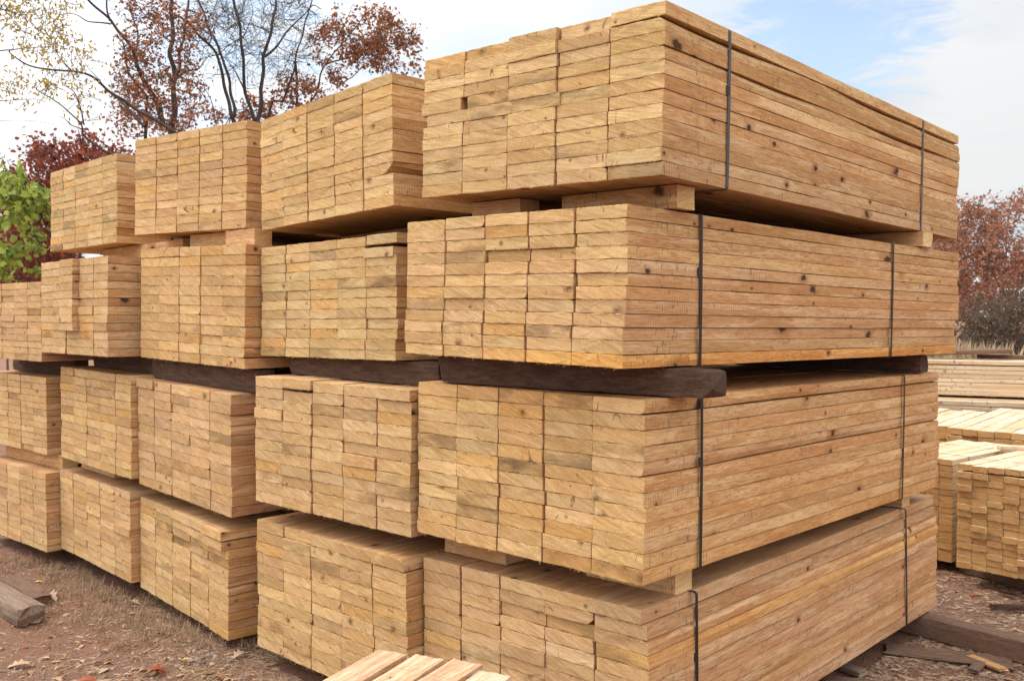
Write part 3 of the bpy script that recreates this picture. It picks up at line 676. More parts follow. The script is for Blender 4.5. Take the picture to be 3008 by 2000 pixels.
# ---------------------------------------------------------------- generic bundle (background piles, foreground pile)
def pile(label, cat, fr, yaw, cols, rows, w, h, ln, pool, pdim, seed, straps=(), top=None, group=None, ends=.006, colstep=0.0, tint=(1, 1, 1), name='board_bundle', smat=None, lift=0.0, fan=0.0, skip=lambda c, r: False, gapw=.004):
    """fr: front right bottom corner; rows counted from the top"""
    rnd = random.Random(seed)
    d = Vector((math.sin(yaw), math.cos(yaw), 0)); l = Vector((-math.cos(yaw), math.sin(yaw), 0)); W, H = cols*w, rows*h
    org = Vector(fr)+l*(W/2)+d*(ln/2)
    e = bpy.data.objects.new(name, None); COL.objects.link(e)
    e.matrix_world = Matrix(((-l.x, d.x, 0, org.x), (-l.y, d.y, 0, org.y), (0, 0, 1, org.z), (0, 0, 0, 1)))
    tag(e, label, cat, group)
    for r in range(rows):
        for c in range(cols):
            if skip(c, r): continue
            b = bpy.data.objects.new('board', pool[rnd.randrange(len(pool))]); COL.objects.link(b); b.parent = e
            yy = -ln/2+rnd.gauss(0, ends)+colstep*(cols-1-c)
            if rnd.random() < .12: yy -= rnd.uniform(.01, .03)*(ends > .004)
            b.location = (-W/2+c*w+rnd.uniform(0, .003), yy, H-(r+1)*h+(rnd.uniform(0, .010) if r == 0 else 0))
            b.rotation_euler = (0, 0, rnd.gauss(0, fan) if r == 0 else 0)
            b.scale = ((w-gapw*(1 if r == 0 else .4))/pdim[0], ln*rnd.uniform(.985, 1)/pdim[2], (h-.0018)/pdim[1])
            t = rnd.uniform(.93, 1.05)
            b.color = (t*tint[0], t*tint[1]*rnd.uniform(.98, 1.01), t*tint[2]*rnd.uniform(.94, 1.03), 1-(rnd.uniform(.3, .8) if rnd.random() < .07 else 0))
    for y in straps:
        v, f = strap_mesh(-W/2-.004, W/2+.004, -.003, H+.012, -ln/2+y, .015, .0012, .001)
        mesh_obj('strap', v, f, smat or M_BLUE, e)
    return e
PD = (PW, PH, PL)
PG = 'pale pine bundles at the right background'
pile('tall pale pine bundle with ragged protruding board ends at the right edge', 'lumber bundle', (3.0+.6*.65, 6.45-.6*.76, .11), R(49.5), 6, 16, .10, .0432, 1.5, PINE, PD, 51, (.35,), group=PG, ends=.005)
pile('narrow pine bundle glimpsed between the nearest stack and the ragged one', 'lumber bundle', (3.095, 6.72, .065), R(50), 5, 17, .10, .0425, 1.15, PINE, PD, 52, (.25, .8), group=PG, ends=.002)
pile('pine bundle fanned out behind, its top boards stepping down to the right', 'lumber bundle', (3.63+.8*1.1-.02, 7.99-.6*1.1, .23), R(37), 9, 11, .123, .057, 2.2, PINE, PD, 53, (.4, 1.2, 1.9), group=PG, ends=.012, colstep=.012, fan=.012)
timber('pine_plank', gp(2934, 1322, .80), gp(3180, 1330, .80), .10, .038, M_PLONG, 'single pale pine plank lying across the top of the right edge bundle', 'plank', .001, seed=21)
pile('pale pine bundle half hidden by the nearest stack, left of the fanned one', 'lumber bundle', (3.78, 8.3, .22), R(38), 6, 11, .123, .057, 1.6, PINE, PD, 56, (.4, 1.1), group=PG, ends=.012, colstep=.01, fan=.014)
pile('dull weathered lumber pile under the long pine bundle in the right background', 'lumber bundle', (4.1, 10.35, 0), R(114), 4, 18, .20, .0505, 4.6, PINE, PD, 54, (2.2,), group=PG, ends=.02, tint=(.86, .84, .84))
pile('long pine bundle seen side-on in the right background, topmost of the pile', 'lumber bundle', (4.15, 10.75, .945), R(115), 5, 8, .16, .046, 4.6, PINE, PD, 55, (), group=PG, ends=.02)
timber('grey_plank', (4.2, 11.2, 1.325), (5.55, 10.70, 1.39), .22, .05, M_SLEEP, 'dark grey plank slanting on top of the long pine bundle', 'plank', .002, seed=22)
timber('grey_plank', (5.3, 10.95, 1.322), (6.9, 10.3, 1.322), .16, .045, M_SLEEP, 'grey brown plank lying flat right of the slanting one', 'plank', .002, seed=23)
for k, (x, y) in enumerate(((3.25, 6.3), (3.55, 7.0))):
    pass
# skid timbers below the pine bundles
def skid2(p, q, h, lab, s): timber('skid', p, q, .10, h, M_SLEEP, lab, 'skid', .003, seed=s)
skid2((3.50, 6.20, 0), (3.20, 6.75, 0), .108, 'dark skid under the ragged pine bundle at the right edge', 31)
skid2((4.30, 7.0, 0), (4.02, 7.45, 0), .108, 'rear skid under the ragged pine bundle', 32)
skid2((3.35, 6.90, 0), (3.05, 7.28, 0), .063, 'dark skid under the narrow pine bundle', 33)
skid2((4.75, 7.85, 0), (3.95, 8.45, 0), .228, 'skid under the fanned pine bundle', 34)

# foreground pile whose top boards show at the bottom edge
pile('loose fresh boards topping a pile cut off by the bottom edge of the photo', 'lumber pile', (-.415, 2.9, .042), R(206), 4, 14, .117, .052, 2.0, OAK, (BW, BH, BL), 61, (), ends=.03, tint=(1.06, 1.16, 1.55), fan=.025, name='board_pile', colstep=.0, gapw=.016)

# ---------------------------------------------------------------- ground
M_DIRT, _nt, _b = new_mat('red_dirt')
_tc = N(_nt, 'ShaderNodeTexCoord'); co = _tc.outputs['Object']
a1 = noise_(_nt, co, 1.3, 5, .6); a2 = noise_(_nt, co, 9, 6, .65); a3 = noise_(_nt, co, 55, 4, .6); a4 = noise_(_nt, co, 220, 3, .6)
c = mix(_nt, ramp(_nt, a1, [(.38, 0.0), (.62, 1.0)]), (.285, .122, .072), (.235, .120, .074))
c = mix(_nt, ramp(_nt, a2, [(.40, 0.0), (.68, .75)]), c, (.31, .185, .125))
c = mix(_nt, ramp(_nt, a3, [(.30, .6), (.48, 0.0)]), c, (.13, .075, .052))
c = mix(_nt, ramp(_nt, a3, [(.58, 0.0), (.72, .6)]), c, (.38, .25, .17))
c = mix(_nt, ramp(_nt, a4, [(.34, .5), (.5, 0.0)]), c, (.12, .07, .05))
# chips carpet further off at the right
L(_nt, c, _b.inputs['Base Color']); _b.inputs['Roughness'].default_value = .95
bump(_nt, _b, math_(_nt, 'ADD', math_(_nt, 'ADD', a2, math_(_nt, 'MULTIPLY', a3, .7)), math_(_nt, 'MULTIPLY', a4, .3)), 1.0, .02)
def gz(x, y):
    if abs(x) > 12 or y > 20 or y < -6: f = 0.25
    else: f = 1
    p = Vector((x, y, 0))
    return (-.012+.014*noise.noise(p*1.1)+.010*noise.noise(p*4)+.006*noise.noise(p*13)+.004*noise.noise(p*31))*f
def axis(lo, hi, step, far):
    v = []; x = lo
    while x < hi: v.append(x); x += step
    out = []; s = step
    while x < far: s *= 1.35; v.append(x); x += s
    x = lo; s = step; pre = []
    while x > -far: s *= 1.35; x -= s; pre.append(x)
    return pre[::-1]+v
xs, ysx = axis(-5.2, 5.2, .03, 600), axis(2.6, 10, .03, 600)
vs = [(x, y, gz(x, y)) for y in ysx for x in xs]; nx = len(xs)
fs = [(j*nx+i, j*nx+i+1, (j+1)*nx+i+1, (j+1)*nx+i) for j in range(len(ysx)-1) for i in range(nx-1)]
tag(mesh_obj('ground', vs, fs, M_DIRT, smooth=True), kind='structure')

# ---- litter on the ground: uncountable, one object per material
def col_mat(name, c1, c2, rough=.8, trans=0.0):
    m, nt, b = new_mat(name); g = N(nt, 'ShaderNodeNewGeometry')
    base = ramp(nt, g.outputs['Random Per Island'], [(0, c1), (1, c2)]); L(nt, base, b.inputs['Base Color']); b.inputs['Roughness'].default_value = rough
    if trans:
        t = N(nt, 'ShaderNodeBsdfTranslucent'); L(nt, base, t.inputs[0]); mx = N(nt, 'ShaderNodeMixShader'); mx.inputs[0].default_value = trans
        o = [n for n in nt.nodes if n.type == 'OUTPUT_MATERIAL'][0]
        L(nt, b.outputs[0], mx.inputs[1]); L(nt, t.outputs[0], mx.inputs[2]); L(nt, mx.outputs[0], o.inputs[0])
    return m
M_STRAW = col_mat('straw', (.20, .125, .07), (.44, .31, .18))
M_CHIP = col_mat('chips', (.17, .10, .065), (.42, .28, .18))
M_PEB = col_mat('pebble', (.17, .11, .085), (.38, .29, .235))
M_LITTER = col_mat('leaf_litter', (.22, .085, .035), (.50, .33, .19), .7)
foot = []
for n in ('A4', 'B4', 'C4', 'D4', 'E4'):
    M, W, H, ln = FRAME[n]; foot.append((M.inverted(), W/2-.03, ln/2-.03))
def under(x, y):
    for Mi, a, b_ in foot:
        p = Mi @ Vector((x, y, .3))
        if abs(p.x) < a and abs(p.y) < b_: return True
    return False
def front_dist(x, y):
    best = 9
    for Mi, a, b_ in foot:
        p = Mi @ Vector((x, y, .3)); dx = max(abs(p.x)-a, 0); dy = max(abs(p.y)-b_, 0); best = min(best, math.hypot(dx, dy))
    return best
rnd = random.Random(5)
def spot(left_only=False, right_only=False):
    while True:
        if right_only or (not left_only and rnd.random() < .30):
            px, py = rnd.uniform(2100, 3060), rnd.uniform(1640, 2030)
        else: px, py = rnd.uniform(-60, 1300), 1500+520*rnd.random()**.8
        p = gp(px, py)
        if p.y < 11 and not under(p.x, p.y): return p
def strip(vs, fs, p, l, wd, ang, bend, lift):
    """a bent flat blade of 3 segments"""
    n = len(vs); d = Vector((math.cos(ang), math.sin(ang), 0)); s = Vector((-d.y, d.x, 0))*wd
    for k in range(4):
        t = k/3; q = p+d*l*t+Vector((-d.y, d.x, 0))*bend*math.sin(t*3)+Vector((0, 0, .003+lift*math.sin(t*math.pi)))
        wk = s*(1-.5*t); vs.append(q-wk); vs.append(q+wk+Vector((0, 0, wd*.6)))
    for k in range(3): fs.append((n+2*k, n+2*k+1, n+2*k+3, n+2*k+2))
vs, fs = [], []
for i in range(9000):
    p = spot(); fd = front_dist(p.x, p.y)
    if rnd.random() > (.75 if (fd < .45 and p.x < -1) else .13): continue
    p.z = gz(p.x, p.y)
    strip(vs, fs, p, rnd.uniform(.03, .14), rnd.uniform(.0005, .0016), rnd.uniform(0, 6.3), rnd.uniform(-.02, .02), rnd.uniform(0, .02))
tag(mesh_obj('straw_litter', vs, fs, M_STRAW), 'dry straw and pine needles strewn over the red dirt', 'straw', kind='stuff')
# dry grass tufts along the left stacks
vs, fs = [], []
for i in range(360):
    while True:
        p = gp(rnd.uniform(-60, 860), rnd.uniform(1540, 1900))
        if under(p.x, p.y): continue
        if front_dist(p.x, p.y) < .10+.75*rnd.random()**2 and (p.x < -1.3 or rnd.random() < .15): break
    p.z = gz(p.x, p.y)
    for k in range(rnd.randint(5, 12)):
        n = len(vs); a = rnd.uniform(0, 6.3); hh = rnd.uniform(.02, .09); ln_ = rnd.uniform(.02, .09)
        q = p+Vector((rnd.gauss(0, .02), rnd.gauss(0, .02), 0)); d = Vector((math.cos(a), math.sin(a), 0)); s = Vector((-d.y, d.x, 0))*.0011
        pts = [q, q+d*ln_*.4+Vector((0, 0, hh*.7)), q+d*ln_+Vector((0, 0, hh*rnd.uniform(.3, 1.1)))]
        vs += [pts[0]-s, pts[0]+s, pts[1]+s, pts[1]-s, pts[2]]
        fs += [(n, n+1, n+2, n+3), (n+3, n+2, n+4)]
tag(mesh_obj('dry_grass', vs, fs, M_STRAW), 'dead tan grass along the foot of the left stacks', 'grass', kind='stuff')
vs, fs = [], []
def lump(vs, fs, p, a, b_, c, ang, rr):
    n = len(vs); ca, sa = math.cos(ang), math.sin(ang)
    base = [(-1, -.5, 0), (-.4, -1, 0), (.7, -.8, 0), (1, .1, 0), (.5, .9, 0), (-.6, .8, 0)]
    for zz, sc in ((0, 1), (.6, 1.05), (1, .6)):
        for (x, y, _) in base:
            x, y = x*a*sc*rr.uniform(.8, 1.15), y*b_*sc*rr.uniform(.8, 1.15)
            vs.append(p+Vector((x*ca-y*sa, x*sa+y*ca, zz*c*rr.uniform(.8, 1.2))))
    for k in range(2):
        for i in range(6): fs.append((n+k*6+i, n+k*6+(i+1) % 6, n+k*6+6+(i+1) % 6, n+k*6+6+i))
    fs.append(tuple(n+12+i for i in range(6)))
for i in range(3600):
    p = spot(); s = rnd.choice((.003, .004, .005, .007))*rnd.uniform(.7, 1.5)*(2.2 if rnd.random() < .02 else 1); p.z = gz(p.x, p.y)-s*.2
    lump(vs, fs, p, s, s*rnd.uniform(.6, 1), s*rnd.uniform(.5, 1), rnd.uniform(0, 6.3), rnd)
for i in range(26):     # the little heap of stones in front of the middle stack
    p = gp(rnd.gauss(590, 40), rnd.gauss(1922, 16)); s = rnd.uniform(.008, .022); p.z = gz(p.x, p.y)-.002
    lump(vs, fs, p, s, s*.8, s*.8, rnd.uniform(0, 6.3), rnd)
tag(mesh_obj('pebbles', vs, fs, M_PEB), 'small grey and tan pebbles scattered on the red dirt', 'pebbles', kind='stuff')
vs, fs = [], []
for i in range(3400):
    p = spot(right_only=(i % 4 > 0)); l = rnd.uniform(.008, .035)*(1.8 if rnd.random() < .06 else 1); p.z = gz(p.x, p.y)+rnd.uniform(-.001, .003)
    lump(vs, fs, p, l, l*rnd.uniform(.15, .4), rnd.uniform(.0015, .005), rnd.uniform(0, 6.3), rnd)
tag(mesh_obj('wood_chips', vs, fs, M_CHIP), 'tan sawdust chips and bark bits on the dirt', 'wood chips', kind='stuff')
vs, fs = [], []
def leaf(vs, fs, p, s, ang, tilt, rr, lob=True):
    n = len(vs); d = Vector((math.cos(ang), math.sin(ang), 0)); sd_ = Vector((-d.y, d.x, 0)); up = Vector((0, 0, 1))
    prof = [(0, 0), (.12, .16), (.22, .10), (.36, .32), (.47, .16), (.62, .36), (.72, .18), (.86, .22), (1, 0)]
    mid = []
    for t, wd in prof: mid.append(p+d*s*t+up*(s*.25*math.sin(t*3)*tilt+.004))
    lft = [m_+sd_*wd*s+up*s*wd*tilt for m_, (t, wd) in zip(mid, prof)]; rgt = [m_-sd_*wd*s+up*s*wd*tilt*.8 for m_, (t, wd) in zip(mid, prof)]
    vs += mid+lft+rgt; k = len(prof)
    for i in range(k-1):
        fs.append((n+i, n+i+1, n+k+i+1, n+k+i)); fs.append((n+i+1, n+i, n+2*k+i, n+2*k+i+1))
for i in range(230):
    p = spot(); p.z = gz(p.x, p.y); leaf(vs, fs, p, rnd.uniform(.02, .055), rnd.uniform(0, 6.3), rnd.uniform(.1, .9), rnd)
tag(mesh_obj('leaf_litter', vs, fs, M_LITTER), 'small brown crumpled oak leaves lying about on the dirt', 'leaves', kind='stuff')
# larger single fallen leaves
M_LR = col_mat('leaf_rust', (.26, .06, .02), (.30, .08, .025), .6); M_LP = col_mat('leaf_pale', (.42, .27, .17), (.48, .33, .22), .7); M_LY = col_mat('leaf_yellow', (.60, .38, .05), (.62, .40, .07), .6)
for px, py, s, ang, tl, m, lab in (
    (20, 1955, .11, .5, .4, M_LP, 'large pale curled dead leaf at the bottom left edge'), (165, 1765, .13, 2.6, .9, M_LP, 'pale curled leaf beside the frayed timber end'),
    (290, 1968, .07, 1.2, .3, M_LP, 'flat tan oak leaf near the bottom edge'), (425, 1980, .10, .3, .8, M_LR, 'rust red folded oak leaf on the dirt, left of a pale scrap'),
    (470, 1972, .08, 2.2, .7, M_LR, 'rust red upright leaf next to the folded one'), (680, 1935, .10, .9, .6, M_LP, 'pale lobed leaf below the ragged bottom bundle'),
    (532, 1934, .045, .2, .5, M_LY, 'small golden leaf by the stone heap'), (98, 1706, .06, .1, .3, M_LY, 'yellow leaf lying in the dry grass at the left'),
    (410, 1770, .09, 2.9, .6, M_LP, 'pale dried leaf under the second stack from the left'), (220, 1995, .10, .2, .4, M_LR, 'orange brown leaf cut by the bottom edge'),
    (2850, 1745, .07, .4, .3, M_LR, 'orange leaf on the chips at the right')):
    vs, fs = [], []; p = gp(px, py); p.z = gz(p.x, p.y); leaf(vs, fs, Vector((0, 0, 0)), s, ang, tl, rnd)
    tag(mesh_obj('fallen_leaf', vs, fs, m, loc=p), lab, 'leaf', 'single larger fallen leaves')

# ---------------------------------------------------------------- trees
def tube(vs, fs, pts, rad, sides=5):
    n0 = len(vs)
    for k, p in enumerate(pts):
        t = (pts[min(k+1, len(pts)-1)]-pts[max(k-1, 0)]).normalized()
        a = t.cross(Vector((0, 1, .2))); a = a.normalized() if a.length > 1e-4 else Vector((1, 0, 0)); b_ = t.cross(a)
        for i in range(sides):
            an = 2*math.pi*i/sides; vs.append(p+(a*math.cos(an)+b_*math.sin(an))*rad[k])
    for k in range(len(pts)-1):
        for i in range(sides):
            j = (i+1) % sides; fs.append((n0+k*sides+i, n0+k*sides+j, n0+(k+1)*sides+j, n0+(k+1)*sides+i))
def smooth_path(pts, m=5, wob=.0, seed=0):
    out = []; n = len(pts)
    for i in range(n-1):
        p0, p1, p2, p3 = pts[max(i-1, 0)], pts[i], pts[i+1], pts[min(i+2, n-1)]
        for k in range(m):
            t = k/m; q = .5*((2*p1)+(p2-p0)*t+(2*p0-5*p1+4*p2-p3)*t*t+(3*p1-p0-3*p2+p3)*t**3)
            out.append(q+Vector((noise.noise(q*2.3+Vector((seed, 0, 0))), noise.noise(q*2.3+Vector((0, seed, 9))), noise.noise(q*2.1+Vector((4, seed, 0)))))*wob)
    out.append(pts[-1]); return out
class Tree:
    def __init__(s, name, label, cat, depth, seed, bark, leafm=None, group=None):
        s.D = depth; s.r = random.Random(seed); s.bv, s.bf, s.lv, s.lf = [], [], [], []; s.nodes = []
        s.name, s.label, s.cat, s.bark, s.leafm, s.group, s.seed = name, label, cat, bark, leafm, group, seed
        s.base = None
    def limb(s, px, r0, r1, depth0=0, depth1=0, to_ground=False):
        n = len(px); pts = [at(x, y, s.D+depth0+(depth1-depth0)*i/(n-1)) for i, (x, y) in enumerate(px)]
        if to_ground:
            p = pts[0].copy(); g = Vector((p.x+.15, p.y, -.1)); pts = [g, g.lerp(p, .5)+Vector((.05, 0, 0))]+pts
            if s.base is None: s.base = Vector((g.x, g.y, 0))
        P = smooth_path(pts, 6, .07, s.seed); m = len(P)
        rad = [.58*(r0+(r1-r0)*(k/(m-1))**.6) for k in range(m)]
        tube(s.bv, s.bf, P, rad, 7)
        for p, r in zip(P, rad): s.nodes.append((p, r))
        return P
    def twigs(s, centers, leaves_per=0, lsize=.07, spread=.28, rt=.012, fine=3, droop=0.0, clustr=.3):
        r = s.r; nodes = s.nodes
        todo = sorted(centers, key=lambda c: min((c-n[0]).length_squared for n in nodes[::3] or nodes))
        for c in todo:
            bp, br = min(nodes, key=lambda n: (c-n[0]).length_squared+.15*abs(min(0, c.z-n[0].z)))
            dvec = c-bp; l = dvec.length
            if l < .05: continue
            mid = bp+dvec*.5+Vector((r.gauss(0, .10), r.gauss(0, .10), r.gauss(-.03, .06)))*l
            P = smooth_path([bp, mid, c], 4, .03, s.seed+3)
            r0 = min(br*.6, rt*(1+.6*l)); rad = [r0*(1-.75*k/(len(P)-1)) for k in range(len(P))]
            tube(s.bv, s.bf, P, rad, 4)
            for p, q in zip(P[2:], rad[2:]): nodes.append((p, q))
            for k in range(fine):
                a = P[r.randrange(2, len(P))]; dd = (dvec.normalized()*.8+Vector((r.gauss(0, .7), r.gauss(0, .7), r.gauss(.15, .6)-droop))).normalized()*spread*r.uniform(.5, 1.5)
                Q = [a, a+dd*.5+Vector((r.gauss(0, .012), r.gauss(0, .012), r.gauss(0, .012))), a+dd]
                tube(s.bv, s.bf, Q, [.0045, .0035, .0018], 3)
                if r.random() < .6:
                    e = Q[1]; dd2 = (dd.normalized()+Vector((r.gauss(0, .6), r.gauss(0, .6), r.gauss(0, .5)))).normalized()*spread*.6
                    tube(s.bv, s.bf, [e, e+dd2], [.003, .0015], 3)
                if leaves_per:
                    for q in range(leaves_per):
                        t = r.random(); pp = Q[0].lerp(Q[2], t)+Vector((r.gauss(0, clustr*.2), r.gauss(0, clustr*.2), r.gauss(0, clustr*.2)))
                        s.leaf(pp, lsize*r.uniform(.6, 1.25), droop)
    def leaf(s, p, sz, droop=0.0):
        r = s.r; d = Vector((r.gauss(0, 1), r.gauss(0, 1), r.gauss(-.2-droop*3, .8))).normalized()
        q = d.cross(Vector((r.gauss(0, 1), r.gauss(0, 1), r.gauss(0, 1)))).normalized(); n = d.cross(q)*.18
        k = len(s.lv); wd = s.leafw
        s.lv += [p, p+d*sz*.35+q*sz*wd+n*sz, p+d*sz*.75+q*sz*wd*.8+n*sz, p+d*sz, p+d*sz*.75-q*sz*wd*.8+n*sz, p+d*sz*.35-q*sz*wd+n*sz]
        s.lf += [(k, k+1, k+2, k+3), (k, k+3, k+4, k+5)]
    leafw = .30
    def done(s):
        e = bpy.data.objects.new(s.name, None); COL.objects.link(e)
        b = s.base or Vector((0, s.D, 0)); e.location = b
        tag(e, s.label, s.cat, s.group)
        mesh_obj('trunk', [v-b for v in s.bv], s.bf, s.bark, e, smooth=True)
        if s.lv: mesh_obj('crown', [v-b for v in s.lv], s.lf, s.leafm, e)
        return e
def ell(rnd, blobs, n, D, dd, holes=()):
    """points inside ellipsoids given in photo measure (cx, cy, rx, ry), with depth D +- dd"""
    out = []; area = [b[2]*b[3]*(b[4] if len(b) > 4 else 1) for b in blobs]; tot = sum(area)
    while len(out) < n:
        t = rnd.random()*tot; i = 0
        while t > area[i]: t -= area[i]; i += 1
        cx, cy, rx, ry = blobs[i][:4]
        while True:
            x, y, z = rnd.uniform(-1, 1), rnd.uniform(-1, 1), rnd.uniform(-1, 1)
            if x*x+y*y+z*z < 1: break
        px, py = cx+x*rx, cy+y*ry
        if noise.noise(Vector((px*.028, py*.028, D+z))) < -.10: continue
        if any(((px-h[0])/h[2])**2+((py-h[1])/h[3])**2 < 1 for h in holes): continue
        out.append(at(px, py, D+z*dd))
    return out
M_BARK = rough_mat('bark', (.060, .045, .036), (.115, .090, .074), (3, 3, 1), bs=.6, bd=.01)
M_BARKG = rough_mat('bark_grey', (.10, .085, .07), (.19, .165, .14), (3, 3, 1), bs=.6, bd=.01)
M_RED = col_mat('leaves_red_brown', (.16, .062, .034), (.46, .185, .085), .6, .45)
M_CRIM = col_mat('leaves_crimson', (.15, .038, .028), (.40, .115, .065), .6, .45)
M_GOLD = col_mat('leaves_gold', (.30, .22, .05), (.62, .44, .12), .6, .45)
M_GREEN = col_mat('leaves_green', (.12, .19, .030), (.46, .50, .10), .5, .5)
M_RUST = col_mat('leaves_rust_far', (.28, .120, .075), (.52, .25, .15), .7, .45)
M_DKG = col_mat('leaves_dark_green', (.085, .055, .030), (.22, .125, .07), .7, .3)
M_TAN = col_mat('tall_dry_grass', (.28, .20, .12), (.50, .38, .24), .8, .2)

k = 1/2.34
def c1(*pts): return [(x*k, y*k) for x, y in pts]
# red-brown oak behind the second and middle stacks
T = Tree('oak_tree', 'red-brown oak with dark forked trunk behind the middle stacks, tallest leafy crown', 'tree', 17, 11, M_BARK, M_RED)
T.limb(c1((1185, 1000), (1190, 800), (1200, 600), (1175, 400), (1180, 200), (1175, -20), (1170, -200)), .13, .05, 0, .5, True)
T.limb(c1((1130, 860), (1050, 650), (960, 480), (900, 330), (780, 170), (680, 70), (580, -40)), .085, .03, 0, -1)
T.limb(c1((1000, 1000), (1010, 800), (1000, 650), (880, 480), (850, 330), (790, 240)), .09, .02, .3, 1.0, True)
T.limb(c1((1200, 560), (1240, 420), (1265, 250), (1290, 60), (1300, -80)), .06, .03, 0, .6)
T.limb(c1((1215, 550), (1300, 480), (1380, 440), (1440, 380)), .035, .01, 0, -.6)
T.limb(c1((780, 170), (740, 90), (720, -20)), .035, .02, -1, -1.2)
T.limb(c1((930, 420), (935, 250), (900, 80), (890, -60)), .035, .015, -.3, .6)
T.limb(c1((760, 165), (610, 150), (520, 100), (390, 100)), .03, .008, -.9, -1.4)
T.limb(c1((1050, 650), (1090, 780), (1110, 820)), .05, .05, 0, 0)
T.twigs(ell(T.r, [(450, 110, 105, 160, 1.5), (410, 250, 110, 110, 1.3), (540, 215, 60, 70), (500, 330, 105, 80, 1.2), (380, 340, 60, 80), (560, 60, 50, 90), (430, -30, 110, 60)], 270, 17, 1.4), 5, .066, .26, .011, 3)
T.done()
# long leaning limb with golden leaves at the left
T = Tree('locust_tree', 'leaning tree with long drooping limbs and sparse golden leaves at the upper left', 'tree', 13, 12, M_BARK, M_GOLD)
T.leafw = .20
T.limb(c1((1480, 1100), (1330, 985), (1200, 900), (1060, 800), (900, 730), (800, 660), (680, 580), (600, 540), (480, 500), (330, 475), (200, 450), (120, 400), (70, 350)), .075, .012, .6, -1.2, True)
T.limb(c1((1000, 870), (900, 790), (800, 680), (730, 590), (690, 560)), .05, .012, .4, .6)
T.limb(c1((880, 1200), (770, 1075), (690, 1010), (610, 930), (580, 850), (470, 770), (330, 660), (250, 600)), .05, .010, 0, -.8, True)
T.limb(c1((600, 935), (500, 850), (410, 800)), .025, .006, 0, .5)
T.limb(c1((590, 860), (540, 740), (500, 640), (440, 590)), .02, .006, -.2, -.8)
T.limb(c1((-80, 370), (60, 340), (180, 320), (330, 330), (420, 350)), .02, .004, -1, -1)
T.limb(c1((-80, 690), (100, 690), (250, 680), (300, 700)), .012, .004, -1, -1)
T.limb(c1((-60, 820), (120, 830), (280, 840), (400, 880)), .007, .003, -1.4, -1.4)
T.limb(c1((-80, 60), (60, 90), (180, 100), (330, 120)), .02, .004, -1, -1.4)
T.limb(c1((480, 500), (420, 420), (380, 350), (350, 250)), .02, .005, -.6, -1)
T.limb(c1((700, 590), (620, 480), (560, 400)), .014, .004, -.6, -1)
T.twigs(ell(T.r, [(60, 60, 130, 90, 1.3), (130, 110, 90, 70), (40, 250, 80, 50), (210, 190, 90, 70, .9), (150, 250, 150, 50, .8), (250, 240, 45, 60), (120, 20, 100, 40), (290, 350, 20, 35, .5), (20, 30, 60, 80, 1.4), (190, 120, 50, 60)], 105, 12.2, .8), 5, .062, .22, .006, 2, .3, .35)
T.done()
# bare tree with several stems
T = Tree('bare_tree', 'leafless many-stemmed tree rising between the two oak crowns', 'tree', 18, 13, M_BARK)
T.limb(c1((1610, 900), (1605, 800), (1550, 650), (1530, 540), (1490, 400), (1440, 310), (1350, 200), (1260, 140), (1180, 90)), .09, .03, 0, -.6, True)
T.limb(c1((1620, 800), (1600, 650), (1540, 420), (1450, 230), (1400, 80), (1350, -40)), .06, .03, 0, .6)
T.limb(c1((1750, 900), (1745, 800), (1695, 640), (1670, 480), (1650, 280), (1620, 100), (1600, -60)), .085, .04, .3, 0, True)
T.limb(c1((1765, 860), (1790, 700), (1815, 500), (1820, 380), (1860, 220), (1880, 80), (1890, -60)), .08, .04, .3, .9)
T.limb(c1((1825, 390), (1900, 320), (1990, 200), (2080, 100), (2150, 40), (2210, 60)), .05, .012, .5, 1.2)
T.limb(c1((1840, 820), (1930, 700), (1990, 560), (2030, 420), (2090, 200), (2130, 60), (2160, -60)), .055, .02, .6, .4, True)
T.limb(c1((1690, 620), (1600, 460), (1500, 380)), .03, .008, .2, -.5)
T.limb(c1((1490, 400), (1560, 330), (1640, 270), (1720, 220), (1810, 180)), .022, .006, 0, -.6)
T.limb(c1((1440, 300), (1500, 150), (1600, 50)), .02, .008, .3, 0)
T.limb(c1((2030, 430), (2040, 560), (2030, 720)), .05, .04, .6, .6)
T.limb(c1((1660, 260), (1720, 120), (1720, 0)), .02, .008, 0, 0)
T.twigs(ell(T.r, [(640, 60, 90, 110, 1.2), (740, 60, 90, 110, 1.2), (860, 70, 90, 120, 1.5), (690, 190, 90, 90), (850, 200, 60, 90), (590, 180, 50, 110)], 200, 18, 1.2), 0, .05, .45, .010, 5)
T.done()
# second oak crown right of the bare tree
T = Tree('oak_tree', 'smaller red oak crown just left of the tall nearest stack', 'tree', 18.5, 14, M_BARK, M_RED)
T.limb([(915, 330), (918, 290), (960, 190), (1000, 130), (1060, 60), (1080, 20)], .06, .012, 0, 0, True)
T.limb([(960, 190), (1040, 160), (1120, 140), (1200, 130)], .035, .006, 0, -.5)
T.limb([(985, 260), (1060, 200), (1130, 170)], .03, .006, 0, .5)
T.limb([(1000, 130), (1010, 70), (1040, 10)], .03, .006)
T.twigs(ell(T.r, [(1100, 70, 55, 55, 1.3), (1150, 115, 80, 60, 1.5), (985, 120, 70, 90, 1.2), (1060, 170, 90, 60, 1.2), (1180, 190, 60, 40), (940, 250, 70, 50), (860, 280, 60, 60), (1200, 130, 30, 25)], 200, 18.5, 1.1), 4, .075, .24, .011, 4)
T.done()
T = Tree('oak_tree', 'low rust oak foliage showing just over the middle stack top bundle', 'tree', 20, 17, M_BARK, M_RED)
T.limb([(640, 420), (630, 330), (600, 260)], .05, .012, 0, 0, True)
T.limb([(640, 400), (700, 330), (780, 320)], .03, .008)
T.twigs(ell(T.r, [(620, 330, 70, 30), (760, 320, 70, 40), (700, 345, 90, 25), (520, 370, 60, 40)], 70, 20, 1), 4, .075, .24, .010, 4)
T.done()
